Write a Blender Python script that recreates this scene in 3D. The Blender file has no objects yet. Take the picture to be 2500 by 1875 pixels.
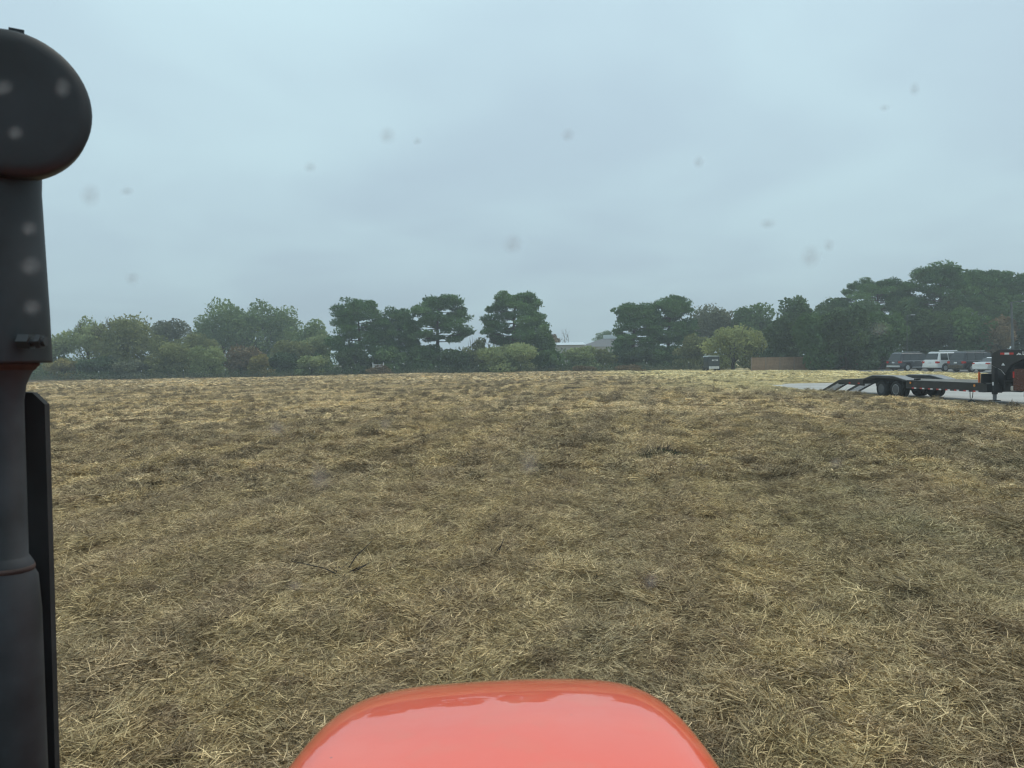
import bpy, bmesh, math, random
import numpy as np
from mathutils import Matrix, Vector

scene = bpy.context.scene
R = math.radians
random.seed(7)

# ------------------------------------------------------------------ camera
CAM_H = 2.2
cam_data = bpy.data.cameras.new("camera")
cam = bpy.data.objects.new("camera", cam_data)
scene.collection.objects.link(cam)
cam_data.sensor_width = 36.0
cam_data.lens = 1878.0 / 2500.0 * 36.0
cam_data.clip_start = 0.05
cam_data.clip_end = 3000.0
cam.matrix_world = Matrix.Translation((0, 0, CAM_H)) @ Matrix.Rotation(R(90 - 1.906), 4, 'X') @ Matrix.Rotation(R(-0.9), 4, 'Z')
cam_data.dof.use_dof = True
cam_data.dof.focus_distance = 30.0
cam_data.dof.aperture_fstop = 11.0
scene.camera = cam

# ------------------------------------------------------------------ sky and sun (overcast)
SUN_EL, SUN_AZ = 60.0, 70.0
world = bpy.data.worlds.new("World")
scene.world = world
world.use_nodes = True
wn, wl = world.node_tree.nodes, world.node_tree.links
wn.clear()
w_out = wn.new("ShaderNodeOutputWorld")
w_bg = wn.new("ShaderNodeBackground")
w_bg.inputs["Strength"].default_value = 0.1
w_sky = wn.new("ShaderNodeTexSky")
w_sky.sky_type = 'NISHITA'
w_sky.sun_disc = False
w_sky.sun_elevation = R(SUN_EL)
w_sky.sun_rotation = R(SUN_AZ)
w_tc = wn.new("ShaderNodeTexCoord")
w_sep = wn.new("ShaderNodeSeparateXYZ")
wl.new(w_tc.outputs["Generated"], w_sep.inputs[0])
# the cloud deck is a flat sheet overhead: project the view direction onto it
w_den = wn.new("ShaderNodeMath"); w_den.operation = 'MAXIMUM'
wl.new(w_sep.outputs["Z"], w_den.inputs[0]); w_den.inputs[1].default_value = 0.0
w_add = wn.new("ShaderNodeMath"); w_add.operation = 'ADD'
wl.new(w_den.outputs[0], w_add.inputs[0]); w_add.inputs[1].default_value = 0.22
w_div = wn.new("ShaderNodeVectorMath"); w_div.operation = 'DIVIDE'
w_cmb = wn.new("ShaderNodeCombineXYZ")
for k in range(3):
    wl.new(w_add.outputs[0], w_cmb.inputs[k])
wl.new(w_tc.outputs["Generated"], w_div.inputs[0])
wl.new(w_cmb.outputs[0], w_div.inputs[1])
w_n1 = wn.new("ShaderNodeTexNoise")
w_n1.inputs["Scale"].default_value = 1.35
w_n1.inputs["Detail"].default_value = 3.0
w_n1.inputs["Roughness"].default_value = 0.45
w_n1.inputs["Distortion"].default_value = 0.35
wl.new(w_div.outputs[0], w_n1.inputs["Vector"])
w_ramp = wn.new("ShaderNodeValToRGB")
w_ramp.color_ramp.interpolation = 'EASE'
w_ramp.color_ramp.elements[0].position = 0.24
w_ramp.color_ramp.elements[0].color = (0.430, 0.560, 0.650, 1)
w_ramp.color_ramp.elements[1].position = 0.76
w_ramp.color_ramp.elements[1].color = (0.520, 0.695, 0.760, 1)
wl.new(w_n1.outputs["Fac"], w_ramp.inputs[0])
# overcast skies grow brighter towards the zenith
w_zen = wn.new("ShaderNodeMapRange")
w_zen.inputs["From Min"].default_value = 0.0
w_zen.inputs["From Max"].default_value = 1.0
w_zen.inputs["To Min"].default_value = 9.9
w_zen.inputs["To Max"].default_value = 16.0
wl.new(w_den.outputs[0], w_zen.inputs[0])
w_mul = wn.new("ShaderNodeVectorMath"); w_mul.operation = 'SCALE'
wl.new(w_ramp.outputs["Color"], w_mul.inputs[0])
wl.new(w_zen.outputs[0], w_mul.inputs["Scale"])
w_mix = wn.new("ShaderNodeMix"); w_mix.data_type = 'RGBA'
w_mix.inputs["Factor"].default_value = 0.95
wl.new(w_sky.outputs[0], w_mix.inputs["A"])
wl.new(w_mul.outputs[0], w_mix.inputs["B"])
wl.new(w_mix.outputs["Result"], w_bg.inputs["Color"])
wl.new(w_bg.outputs[0], w_out.inputs["Surface"])

sun_data = bpy.data.lights.new("sun", 'SUN')
sun_data.energy = 1.5
sun_data.angle = R(25)
sun_data.color = (1.0, 0.90, 0.74)
sun = bpy.data.objects.new("sun", sun_data)
scene.collection.objects.link(sun)
# sky sun_rotation is measured from +Y towards +X
_sd = Vector((math.sin(R(SUN_AZ)) * math.cos(R(SUN_EL)), math.cos(R(SUN_AZ)) * math.cos(R(SUN_EL)), math.sin(R(SUN_EL))))
sun.rotation_euler = _sd.to_track_quat('Z', 'Y').to_euler()

scene.view_settings.view_transform = 'Standard'
scene.view_settings.look = 'None'
scene.view_settings.exposure = 0.0
scene.view_settings.gamma = 1.0
scene.view_settings.use_curve_mapping = False
scene.render.engine = 'CYCLES'
scene.cycles.use_denoising = True
scene.cycles.denoiser = 'OPENIMAGEDENOISE'
scene.cycles.denoising_input_passes = 'RGB_ALBEDO_NORMAL'
scene.cycles.denoising_prefilter = 'ACCURATE'
scene.cycles.pixel_filter_type = 'BLACKMAN_HARRIS'
scene.cycles.filter_width = 1.25
scene.cycles.max_bounces = 5
scene.cycles.diffuse_bounces = 2
scene.cycles.glossy_bounces = 3
scene.cycles.transmission_bounces = 4
scene.cycles.transparent_max_bounces = 16
scene.cycles.volume_bounces = 0

# ------------------------------------------------------------------ helpers
COL = scene.collection


def hor(u):
    """Row of the true horizon in the photograph at column u (2500 wide)."""
    return 875.0 - 0.0157 * (u - 1250.0)


def gx(u, d):
    """World x of a bearing u at depth d."""
    return (u - 1250.0) / 1878.0 * d


def zat(u, v, d):
    return CAM_H + (hor(u) - v) * d / 1878.0


def ground(u, v):
    d = CAM_H * 1878.0 / (v - hor(u))
    return gx(u, d), d


def tag(o, label=None, cat=None, group=None, kind=None):
    if label: o["label"] = label
    if cat: o["category"] = cat
    if group: o["group"] = group
    if kind: o["kind"] = kind
    return o


def empty(name, loc=(0, 0, 0), rz=0.0, parent=None):
    o = bpy.data.objects.new(name, None)
    o.empty_display_size = 0.2
    COL.objects.link(o)
    o.location = loc
    o.rotation_euler = (0, 0, rz)
    if parent: o.parent = parent
    return o


def obj(name, me, mat=None, parent=None, loc=None, rot=None):
    o = bpy.data.objects.new(name, me)
    COL.objects.link(o)
    if mat is not None and len(me.materials) == 0:
        me.materials.append(mat)
    if parent: o.parent = parent
    if loc: o.location = loc
    if rot: o.rotation_euler = rot
    return o


def mesh_np(name, V, F, tone=None, smooth=False):
    """Mesh from numpy arrays; F is (n,3) or (n,4); tone is one value for each face."""
    me = bpy.data.meshes.new(name)
    V = np.asarray(V, dtype=np.float32); F = np.asarray(F, dtype=np.int32)
    k = F.shape[1]
    me.vertices.add(len(V)); me.vertices.foreach_set("co", V.ravel())
    me.loops.add(F.size); me.loops.foreach_set("vertex_index", F.ravel())
    me.polygons.add(len(F))
    me.polygons.foreach_set("loop_start", np.arange(0, F.size, k, dtype=np.int32))
    me.polygons.foreach_set("loop_total", np.full(len(F), k, dtype=np.int32))
    if smooth:
        me.polygons.foreach_set("use_smooth", np.ones(len(F), dtype=bool))
    me.update(calc_edges=True)
    if tone is not None:
        a = me.attributes.new("tone", 'FLOAT', 'FACE')
        a.data.foreach_set("value", np.asarray(tone, dtype=np.float32))
    return me


def bm_mesh(name, bm, smooth=False, recalc=True):
    if recalc:
        bmesh.ops.recalc_face_normals(bm, faces=bm.faces)
    me = bpy.data.meshes.new(name)
    bm.to_mesh(me); bm.free()
    if smooth:
        for p in me.polygons: p.use_smooth = True
    return me


def box_bm(bm, x0, x1, y0, y1, z0, z1):
    vs = [bm.verts.new((x, y, z)) for x in (x0, x1) for y in (y0, y1) for z in (z0, z1)]
    for f in ((0, 1, 3, 2), (4, 6, 7, 5), (0, 4, 5, 1), (2, 3, 7, 6), (0, 2, 6, 4), (1, 5, 7, 3)):
        bm.faces.new([vs[i] for i in f])
    return vs


def box(name, b, mat, parent=None, bevel=0.0):
    bm = bmesh.new()
    box_bm(bm, *b)
    if bevel > 0:
        bmesh.ops.bevel(bm, geom=list(bm.edges), offset=bevel, segments=2, affect='EDGES')
    return obj(name, bm_mesh(name, bm), mat, parent)


def prism_bm(bm, outline, y0, y1):
    """Outline of (x, z) points pushed from y0 to y1."""
    a = [bm.verts.new((x, y0, z)) for x, z in outline]
    b = [bm.verts.new((x, y1, z)) for x, z in outline]
    n = len(outline)
    fs = [bm.faces.new(a), bm.faces.new(b[::-1])]
    for i in range(n):
        j = (i + 1) % n
        fs.append(bm.faces.new((a[i], b[i], b[j], a[j])))
    return fs


def prism(name, outline, y0, y1, mat, parent=None, bevel=0.0):
    bm = bmesh.new()
    prism_bm(bm, outline, y0, y1)
    if bevel > 0:
        bmesh.ops.bevel(bm, geom=list(bm.edges), offset=bevel, segments=2, affect='EDGES')
    return obj(name, bm_mesh(name, bm), mat, parent)


def lathe_bm(bm, prof, n=24, axis='Z', c=(0, 0, 0)):
    """prof: (r, h) pairs turned about an axis through c."""
    rings = []
    for r, h in prof:
        ring = []
        for i in range(n):
            t = 2 * math.pi * i / n
            a, b = r * math.cos(t), r * math.sin(t)
            p = {'Z': (a, b, h), 'Y': (a, h, b), 'X': (h, a, b)}[axis]
            ring.append(bm.verts.new((p[0] + c[0], p[1] + c[1], p[2] + c[2])))
        rings.append(ring)
    for k in range(len(rings) - 1):
        for i in range(n):
            j = (i + 1) % n
            bm.faces.new((rings[k][i], rings[k][j], rings[k + 1][j], rings[k + 1][i]))
    if prof[0][0] > 1e-6: bm.faces.new(rings[0][::-1])
    if prof[-1][0] > 1e-6: bm.faces.new(rings[-1])


def lathe(name, prof, mat, parent=None, n=24, axis='Z', c=(0, 0, 0), smooth=True):
    bm = bmesh.new()
    lathe_bm(bm, prof, n, axis, c)
    me = bm_mesh(name, bm)
    if smooth:
        for p in me.polygons: p.use_smooth = len(p.vertices) == 4
        for e in me.edges: pass
    o = obj(name, me, mat, parent)
    return o


def tube_arrays(pts, rad, n=6):
    """Tapered tube along a polyline: vertices and quads."""
    pts = [Vector(p) for p in pts]
    V, F = [], []
    for i, p in enumerate(pts):
        d = (pts[min(i + 1, len(pts) - 1)] - pts[max(i - 1, 0)])
        if d.length < 1e-9: d = Vector((0, 0, 1))
        d.normalize()
        a = d.orthogonal().normalized(); b = d.cross(a)
        for k in range(n):
            t = 2 * math.pi * k / n
            V.append(p + (a * math.cos(t) + b * math.sin(t)) * rad[i])
    for i in range(len(pts) - 1):
        for k in range(n):
            j = (k + 1) % n
            F.append((i * n + k, i * n + j, (i + 1) * n + j, (i + 1) * n + k))
    return [tuple(v) for v in V], F


class Tubes:
    def __init__(self): self.V, self.F = [], []
    def add(self, pts, rad, n=6):
        V, F = tube_arrays(pts, rad, n)
        o = len(self.V)
        self.V += V; self.F += [tuple(i + o for i in f) for f in F]
    def build(self, name, mat, parent=None):
        return obj(name, mesh_np(name, self.V, self.F, smooth=True), mat, parent)


# ------------------------------------------------------------------ materials
def new_mat(name):
    m = bpy.data.materials.new(name)
    m.use_nodes = True
    nt = m.node_tree
    return m, nt, nt.nodes, nt.links, nt.nodes["Principled BSDF"]


def plain(name, col, rough=0.6, metal=0.0, spec=0.5, vary=0.0, scale=8.0, coat=0.0):
    m, nt, N, L, p = new_mat(name)
    p.inputs["Roughness"].default_value = rough
    p.inputs["Metallic"].default_value = metal
    p.inputs["Specular IOR Level"].default_value = spec
    p.inputs["Coat Weight"].default_value = coat
    p.inputs["Coat Roughness"].default_value = 0.06
    c = (*col, 1)
    p.inputs["Base Color"].default_value = c
    if vary > 0:
        tc = N.new("ShaderNodeTexCoord"); no = N.new("ShaderNodeTexNoise")
        no.inputs["Scale"].default_value = scale; no.inputs["Detail"].default_value = 5
        L.new(tc.outputs["Object"], no.inputs["Vector"])
        mr = N.new("ShaderNodeMapRange")
        mr.inputs["From Min"].default_value = 0.3; mr.inputs["From Max"].default_value = 0.7
        mr.inputs["To Min"].default_value = 1 - vary; mr.inputs["To Max"].default_value = 1 + vary
        L.new(no.outputs["Fac"], mr.inputs[0])
        mx = N.new("ShaderNodeVectorMath"); mx.operation = 'SCALE'
        mx.inputs[0].default_value = col
        L.new(mr.outputs[0], mx.inputs["Scale"])
        L.new(mx.outputs[0], p.inputs["Base Color"])
        mr2 = N.new("ShaderNodeMapRange")
        mr2.inputs["To Min"].default_value = max(0.02, rough - 0.12); mr2.inputs["To Max"].default_value = min(1, rough + 0.12)
        L.new(no.outputs["Fac"], mr2.inputs[0]); L.new(mr2.outputs[0], p.inputs["Roughness"])
    return m


def leaf_mat(name, c0, c1, trans=0.3):
    """Leaf colour runs from c0 to c1 with the leaf's own tone."""
    m, nt, N, L, p = new_mat(name)
    N.remove(p)
    out = N["Material Output"]
    at = N.new("ShaderNodeAttribute"); at.attribute_name = "tone"
    mix = N.new("ShaderNodeMix"); mix.data_type = 'RGBA'
    mix.inputs["A"].default_value = (*c0, 1); mix.inputs["B"].default_value = (*c1, 1)
    L.new(at.outputs["Fac"], mix.inputs["Factor"])
    di = N.new("ShaderNodeBsdfDiffuse"); tr = N.new("ShaderNodeBsdfTranslucent")
    L.new(mix.outputs["Result"], di.inputs["Color"]); L.new(mix.outputs["Result"], tr.inputs["Color"])
    ms = N.new("ShaderNodeMixShader"); ms.inputs[0].default_value = trans
    L.new(di.outputs[0], ms.inputs[1]); L.new(tr.outputs[0], ms.inputs[2])
    L.new(ms.outputs[0], out.inputs["Surface"])
    return m


M = {}
M["bark"] = plain("bark", (0.075, 0.06, 0.05), 0.9, spec=0.2, vary=0.35, scale=3)
M["bark_pale"] = plain("bark_pale", (0.16, 0.14, 0.125), 0.9, spec=0.2, vary=0.3, scale=3)
M["rubber"] = plain("rubber", (0.022, 0.023, 0.024), 0.75, spec=0.3, vary=0.3, scale=10)
M["black_paint"] = plain("black_paint", (0.018, 0.02, 0.022), 0.45, vary=0.35, scale=4)
M["deck"] = plain("deck", (0.17, 0.165, 0.15), 0.85, vary=0.35, scale=3)
M["steel"] = plain("steel", (0.5, 0.5, 0.5), 0.35, metal=0.8, vary=0.2)
M["alloy"] = plain("alloy", (0.6, 0.61, 0.62), 0.3, metal=0.7)
M["glass_dark"] = plain("glass_dark", (0.02, 0.025, 0.028), 0.06, spec=0.6)
M["red_lamp"] = plain("red_lamp", (0.5, 0.02, 0.02), 0.2, coat=0.5)
M["amber"] = plain("amber", (0.75, 0.28, 0.05), 0.25, coat=0.5)
M["refl_red"] = plain("refl_red", (0.55, 0.04, 0.03), 0.4)
M["refl_white"] = plain("refl_white", (0.75, 0.76, 0.76), 0.4)
M["white_paint"] = plain("white_paint", (0.78, 0.79, 0.79), 0.3, coat=0.6, vary=0.04)
M["silver_paint"] = plain("silver_paint", (0.62, 0.64, 0.65), 0.3, coat=0.6, vary=0.04)
M["charcoal_paint"] = plain("charcoal_paint", (0.03, 0.034, 0.042), 0.25, coat=0.8, vary=0.08)
M["navy_paint"] = plain("navy_paint", (0.016, 0.02, 0.026), 0.25, coat=0.8, vary=0.08)
M["maroon_paint"] = plain("maroon_paint", (0.065, 0.010, 0.012), 0.25, coat=0.8, vary=0.08)
M["plate"] = plain("plate", (0.7, 0.72, 0.75), 0.4)
M["orange"] = plain("orange", (0.75, 0.16, 0.03), 0.5)
M["white_trim"] = plain("white_trim", (0.72, 0.73, 0.73), 0.5)
# ------------------------------------------------------------------ ground
def _hash(ix, iy, seed):
    h = (ix.astype(np.int64) * 374761393 + iy.astype(np.int64) * 668265263 + seed * 2147483647) & 0xFFFFFFFF
    h = ((h ^ (h >> 13)) * 1274126177) & 0xFFFFFFFF
    h = h ^ (h >> 16)
    return (h & 0xFFFF) / 65535.0


def vnoise(x, y, seed=0):
    x = np.asarray(x, dtype=np.float64); y = np.asarray(y, dtype=np.float64)
    ix, iy = np.floor(x), np.floor(y)
    fx, fy = x - ix, y - iy
    fx = fx * fx * (3 - 2 * fx); fy = fy * fy * (3 - 2 * fy)
    a, b = _hash(ix, iy, seed), _hash(ix + 1, iy, seed)
    c, d = _hash(ix, iy + 1, seed), _hash(ix + 1, iy + 1, seed)
    return (a * (1 - fx) + b * fx) * (1 - fy) + (c * (1 - fx) + d * fx) * fy


def sstep(a, b, x):
    t = np.clip((np.asarray(x, dtype=np.float64) - a) / (b - a), 0, 1)
    return t * t * (3 - 2 * t)


_EY = [-60, 20, 26, 30, 32, 35, 38, 41, 44, 48, 52, 55, 57.0]
_EX = [19.6, 19.5, 19.4, 19.25, 19.0, 18.5, 18.1, 17.95, 17.8, 17.6, 17.7, 18.2, 19.4]
LOT = [(41.5, 93), (46.5, 71), (52, 60), (120, 60), (120, 101), (41.5, 101)]


def drive_in(x, y):
    """Metres inside the concrete drive (negative outside)."""
    x = np.asarray(x, dtype=np.float64); y = np.asarray(y, dtype=np.float64)
    d = x - np.interp(y, _EY, _EX)
    return np.minimum(np.minimum(d, 57.0 - y), 44.0 - x)


def lot_in(x, y):
    x = np.asarray(x, dtype=np.float64); y = np.asarray(y, dtype=np.float64)
    d = np.minimum(101 - y, 120 - x)
    for (ax, ay), (bx, by) in ((LOT[0], LOT[1]), (LOT[1], LOT[2])):
        l = math.hypot(bx - ax, by - ay)
        nx, ny = -(by - ay) / l, (bx - ax) / l
        d = np.minimum(d, (x - ax) * nx + (y - ay) * ny)
    return np.minimum(d, y - 60)


def lawn(x, y):
    """Share of short smooth lawn (beside the drive and the parking lot)."""
    n = vnoise(x * 0.11, y * 0.07, 31) * 9 - 4.5
    return sstep(9, 17, x + n) * sstep(40, 50, y + n)


def gz(x, y):
    x = np.asarray(x, dtype=np.float64); y = np.asarray(y, dtype=np.float64)
    # mowing runs lie at a slant across the field
    c, s = math.cos(R(80)), math.sin(R(80))
    p, q = x * c + y * s, -x * s + y * c
    z = 0.11 * (vnoise(p * 0.16, q * 0.55, 1) - 0.5)
    z += 0.035 * np.sin(q * 3.3 + 5.0 * vnoise(x * 0.12, y * 0.12, 9))
    z += 0.10 * (vnoise(p * 0.9, q * 1.5, 2) - 0.5)
    z += 0.09 * (vnoise(x * 2.6, y * 2.6, 3) - 0.5)
    lump = np.clip(vnoise(x * 1.35, y * 1.35, 4) - 0.66, 0, 1) / 0.34
    z += 0.18 * lump * vnoise(x * 0.2, y * 0.2, 5)
    z *= 1 - 0.7 * lawn(x, y)
    z *= 1 - 0.6 * sstep(140, 180, np.hypot(x, y))
    keep = 1 - sstep(-0.5, 0.15, drive_in(x, y))
    keep2 = 1 - sstep(-0.8, 0.2, lot_in(x, y))
    z = z * keep * keep2 - 0.07 * (1 - keep) - 0.07 * (1 - keep2)
    return z


def field_nodes(N, L, soil):
    """Colour of dry mown grass over the field, by place."""
    geo = N.new("ShaderNodeNewGeometry")
    def noise(scale, detail, vec=None, rough=0.55):
        n = N.new("ShaderNodeTexNoise")
        n.inputs["Scale"].default_value = scale; n.inputs["Detail"].default_value = detail
        n.inputs["Roughness"].default_value = rough
        L.new(vec or geo.outputs["Position"], n.inputs["Vector"])
        return n
    def ramp(src, a, b):
        r = N.new("ShaderNodeMapRange"); r.interpolation_type = 'SMOOTHSTEP'
        r.inputs["From Min"].default_value = a; r.inputs["From Max"].default_value = b
        L.new(src, r.inputs[0]); return r.outputs[0]
    def mix(f, a, b):
        m = N.new("ShaderNodeMix"); m.data_type = 'RGBA'
        if isinstance(f, float): m.inputs["Factor"].default_value = f
        else: L.new(f, m.inputs["Factor"])
        for k, v in (("A", a), ("B", b)):
            if isinstance(v, tuple): m.inputs[k].default_value = (*v, 1)
            else: L.new(v, m.inputs[k])
        return m.outputs["Result"]
    def math2(op, a, b):
        n = N.new("ShaderNodeMath"); n.operation = op
        for i, v in enumerate((a, b)):
            if isinstance(v, (int, float)): n.inputs[i].default_value = v
            else: L.new(v, n.inputs[i])
        return n.outputs[0]
    mp = N.new("ShaderNodeMapping")
    mp0 = N.new("ShaderNodeMapping"); mp0.inputs["Rotation"].default_value = (0, 0, R(-80))
    L.new(geo.outputs["Position"], mp0.inputs["Vector"])
    mp.inputs["Scale"].default_value = (0.12, 1.0, 1.0)
    L.new(mp0.outputs[0], mp.inputs["Vector"])
    tan = (0.585, 0.440, 0.228); greyt = (0.495, 0.385, 0.226); brown = (0.395, 0.290, 0.175)
    green = (0.26, 0.255, 0.13); pale = (0.64, 0.53, 0.30)
    c = mix(ramp(noise(0.55, 4, mp.outputs[0]).outputs["Fac"], 0.32, 0.68), greyt, tan)
    c = mix(ramp(noise(3.2, 4).outputs["Fac"], 0.48, 0.70), c, brown)
    # mowing passes: every couple of metres a slightly browner run
    sp0 = N.new("ShaderNodeSeparateXYZ"); L.new(mp0.outputs[0], sp0.inputs[0])
    wob = math2('MULTIPLY', noise(0.12, 2).outputs["Fac"], 5.0)
    st = math2('SINE', math2('ADD', math2('MULTIPLY', sp0.outputs["Y"], 3.3), wob), 0.0)
    c = mix(math2('MULTIPLY', ramp(st, -0.2, 1.0), 0.5), c, brown)
    # greener regrowth showing towards the drive
    sep = N.new("ShaderNodeSeparateXYZ"); L.new(geo.outputs["Position"], sep.inputs[0])
    gm = math2('MULTIPLY', ramp(noise(0.35, 4).outputs["Fac"], 0.46, 0.66),
               math2('MULTIPLY', ramp(sep.outputs["X"], -1.0, 5.5), ramp(sep.outputs["Y"], 24.0, 9.0)))
    c = mix(math2('MULTIPLY', gm, 0.32), c, green)
    # pale short lawn beside the drive and the lot
    ln = math2('ADD', sep.outputs["X"], math2('MULTIPLY', math2('SUBTRACT', noise(0.1, 3).outputs["Fac"], 0.5), 14.0))
    lw = math2('MULTIPLY', ramp(ln, 8.0, 17.0), ramp(sep.outputs["Y"], 36.0, 52.0))
    lcol = mix(ramp(noise(0.5, 4).outputs["Fac"], 0.35, 0.65), (0.55, 0.455, 0.24), pale)
    return mix(lw, c, lcol), geo, noise, ramp, mix, math2, lw


def make_field_mat():
    m, nt, N, L, p = new_mat("field_thatch")
    c, geo, noise, ramp, mix, math2, lw = field_nodes(N, L, True)
    # litter between the stalks: dark soil and matted brown thatch
    f = ramp(noise(9.0, 6, rough=0.7).outputs["Fac"], 0.36, 0.62)
    dark = mix(0.5, c, (0.075, 0.058, 0.036))
    c2 = mix(f, dark, c)
    f2 = ramp(noise(2.3, 5, rough=0.65).outputs["Fac"], 0.58, 0.70)
    c3 = mix(math2('MULTIPLY', math2('MULTIPLY', f2, math2('SUBTRACT', 1.0, lw)), 0.6), c2, (0.12, 0.09, 0.055))
    dim = N.new("ShaderNodeVectorMath"); dim.operation = 'SCALE'; L.new(math2('ADD', math2('MULTIPLY', lw, 0.56), 0.27), dim.inputs["Scale"])
    L.new(c3, dim.inputs[0]); L.new(dim.outputs[0], p.inputs["Base Color"])
    p.inputs["Roughness"].default_value = 0.95
    p.inputs["Specular IOR Level"].default_value = 0.1
    b = N.new("ShaderNodeBump"); b.inputs["Strength"].default_value = 0.8; b.inputs["Distance"].default_value = 0.06
    L.new(noise(14.0, 6, rough=0.75).outputs["Fac"], b.inputs["Height"])
    L.new(b.outputs[0], p.inputs["Normal"])
    return m


def make_straw_mat():
    m, nt, N, L, p = new_mat("dry_straw")
    c, geo, noise, ramp, mix, math2, lw = field_nodes(N, L, False)
    at = N.new("ShaderNodeAttribute"); at.attribute_name = "tone"
    sc = N.new("ShaderNodeVectorMath"); sc.operation = 'SCALE'
    # each handful of cut grass has its own shade
    oi = N.new("ShaderNodeObjectInfo")
    sh = N.new("ShaderNodeMapRange"); sh.inputs["To Min"].default_value = 0.80; sh.inputs["To Max"].default_value = 1.34
    L.new(oi.outputs["Random"], sh.inputs[0])
    L.new(c, sc.inputs[0]); L.new(math2('MULTIPLY', at.outputs["Fac"], sh.outputs[0]), sc.inputs["Scale"])
    L.new(sc.outputs[0], p.inputs["Base Color"])
    p.inputs["Roughness"].default_value = 0.7
    p.inputs["Specular IOR Level"].default_value = 0.25
    return m


M["field"] = make_field_mat()
M["straw"] = make_straw_mat()

# one sheet: fine in front of the camera, coarse elsewhere, out to the horizon
ang = np.concatenate([np.linspace(-46, 46, 470), np.linspace(46, 314, 48)[1:-1]])
rad = [0.0001, 0.8]
while rad[-1] < 170:
    rad.append(rad[-1] + 0.035 + 0.0105 * rad[-1])
while rad[-1] < 520:
    rad.append(rad[-1] * 1.12)
rad = np.array(rad)
A, RR = np.meshgrid(np.radians(ang), rad)
X, Y = RR * np.sin(A), RR * np.cos(A)
Z = gz(X, Y)
na, nr = len(ang), len(rad)
idx = np.arange(na * nr).reshape(nr, na)
F = np.stack([idx[:-1], idx[1:], np.roll(idx, -1, 1)[1:], np.roll(idx, -1, 1)[:-1]], -1).reshape(-1, 4)
me = mesh_np("ground", np.stack([X, Y, Z], -1).reshape(-1, 3), F, smooth=True)
tag(obj("ground", me, M["field"]), "mown field of dry tan grass reaching to the tree line", "field", kind="structure")


def slab(name, poly, z0, z1, mat):
    bm = bmesh.new()
    a = [bm.verts.new((x, y, z0)) for x, y in poly]
    b = [bm.verts.new((x, y, z1)) for x, y in poly]
    bm.faces.new(b); bm.faces.new(a[::-1])
    for i in range(len(poly)):
        j = (i + 1) % len(poly)
        bm.faces.new((a[i], a[j], b[j], b[i]))
    return obj(name, bm_mesh(name, bm), mat)


def concrete(name, col, vs):
    m, nt, N, L, p = new_mat(name)
    geo = N.new("ShaderNodeNewGeometry")
    n1 = N.new("ShaderNodeTexNoise"); n1.inputs["Scale"].default_value = 0.5; n1.inputs["Detail"].default_value = 6
    n2 = N.new("ShaderNodeTexNoise"); n2.inputs["Scale"].default_value = 30; n2.inputs["Detail"].default_value = 4
    L.new(geo.outputs["Position"], n1.inputs["Vector"]); L.new(geo.outputs["Position"], n2.inputs["Vector"])
    a = N.new("ShaderNodeMath"); a.operation = 'ADD'; L.new(n1.outputs["Fac"], a.inputs[0]); L.new(n2.outputs["Fac"], a.inputs[1])
    r = N.new("ShaderNodeMapRange"); r.inputs["From Min"].default_value = 0.7; r.inputs["From Max"].default_value = 1.3
    r.inputs["To Min"].default_value = 1 - vs; r.inputs["To Max"].default_value = 1 + vs
    L.new(a.outputs[0], r.inputs[0])
    s = N.new("ShaderNodeVectorMath"); s.operation = 'SCALE'; s.inputs[0].default_value = col
    L.new(r.outputs[0], s.inputs["Scale"]); L.new(s.outputs[0], p.inputs["Base Color"])
    p.inputs["Roughness"].default_value = 0.6
    return m


M["concrete"] = concrete("concrete", (0.36, 0.345, 0.32), 0.2)
M["asphalt"] = concrete("asphalt", (0.12, 0.12, 0.12), 0.2)
drive_poly = [(x, y) for x, y in zip(_EX, _EY)] + [(44, 57), (44, -60)]
tag(slab("drive", drive_poly[::-1], -0.2, 0.02, M["concrete"]), "pale concrete drive under the flatbed trailer", "drive", kind="structure")
tag(slab("parking_lot", LOT, -0.2, 0.02, M["asphalt"]), "asphalt parking lot under the row of parked cars", "parking lot", kind="structure")

# ------------------------------------------------------------------ cut grass: stalks instanced over the field
rng = np.random.default_rng(11)


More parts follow.
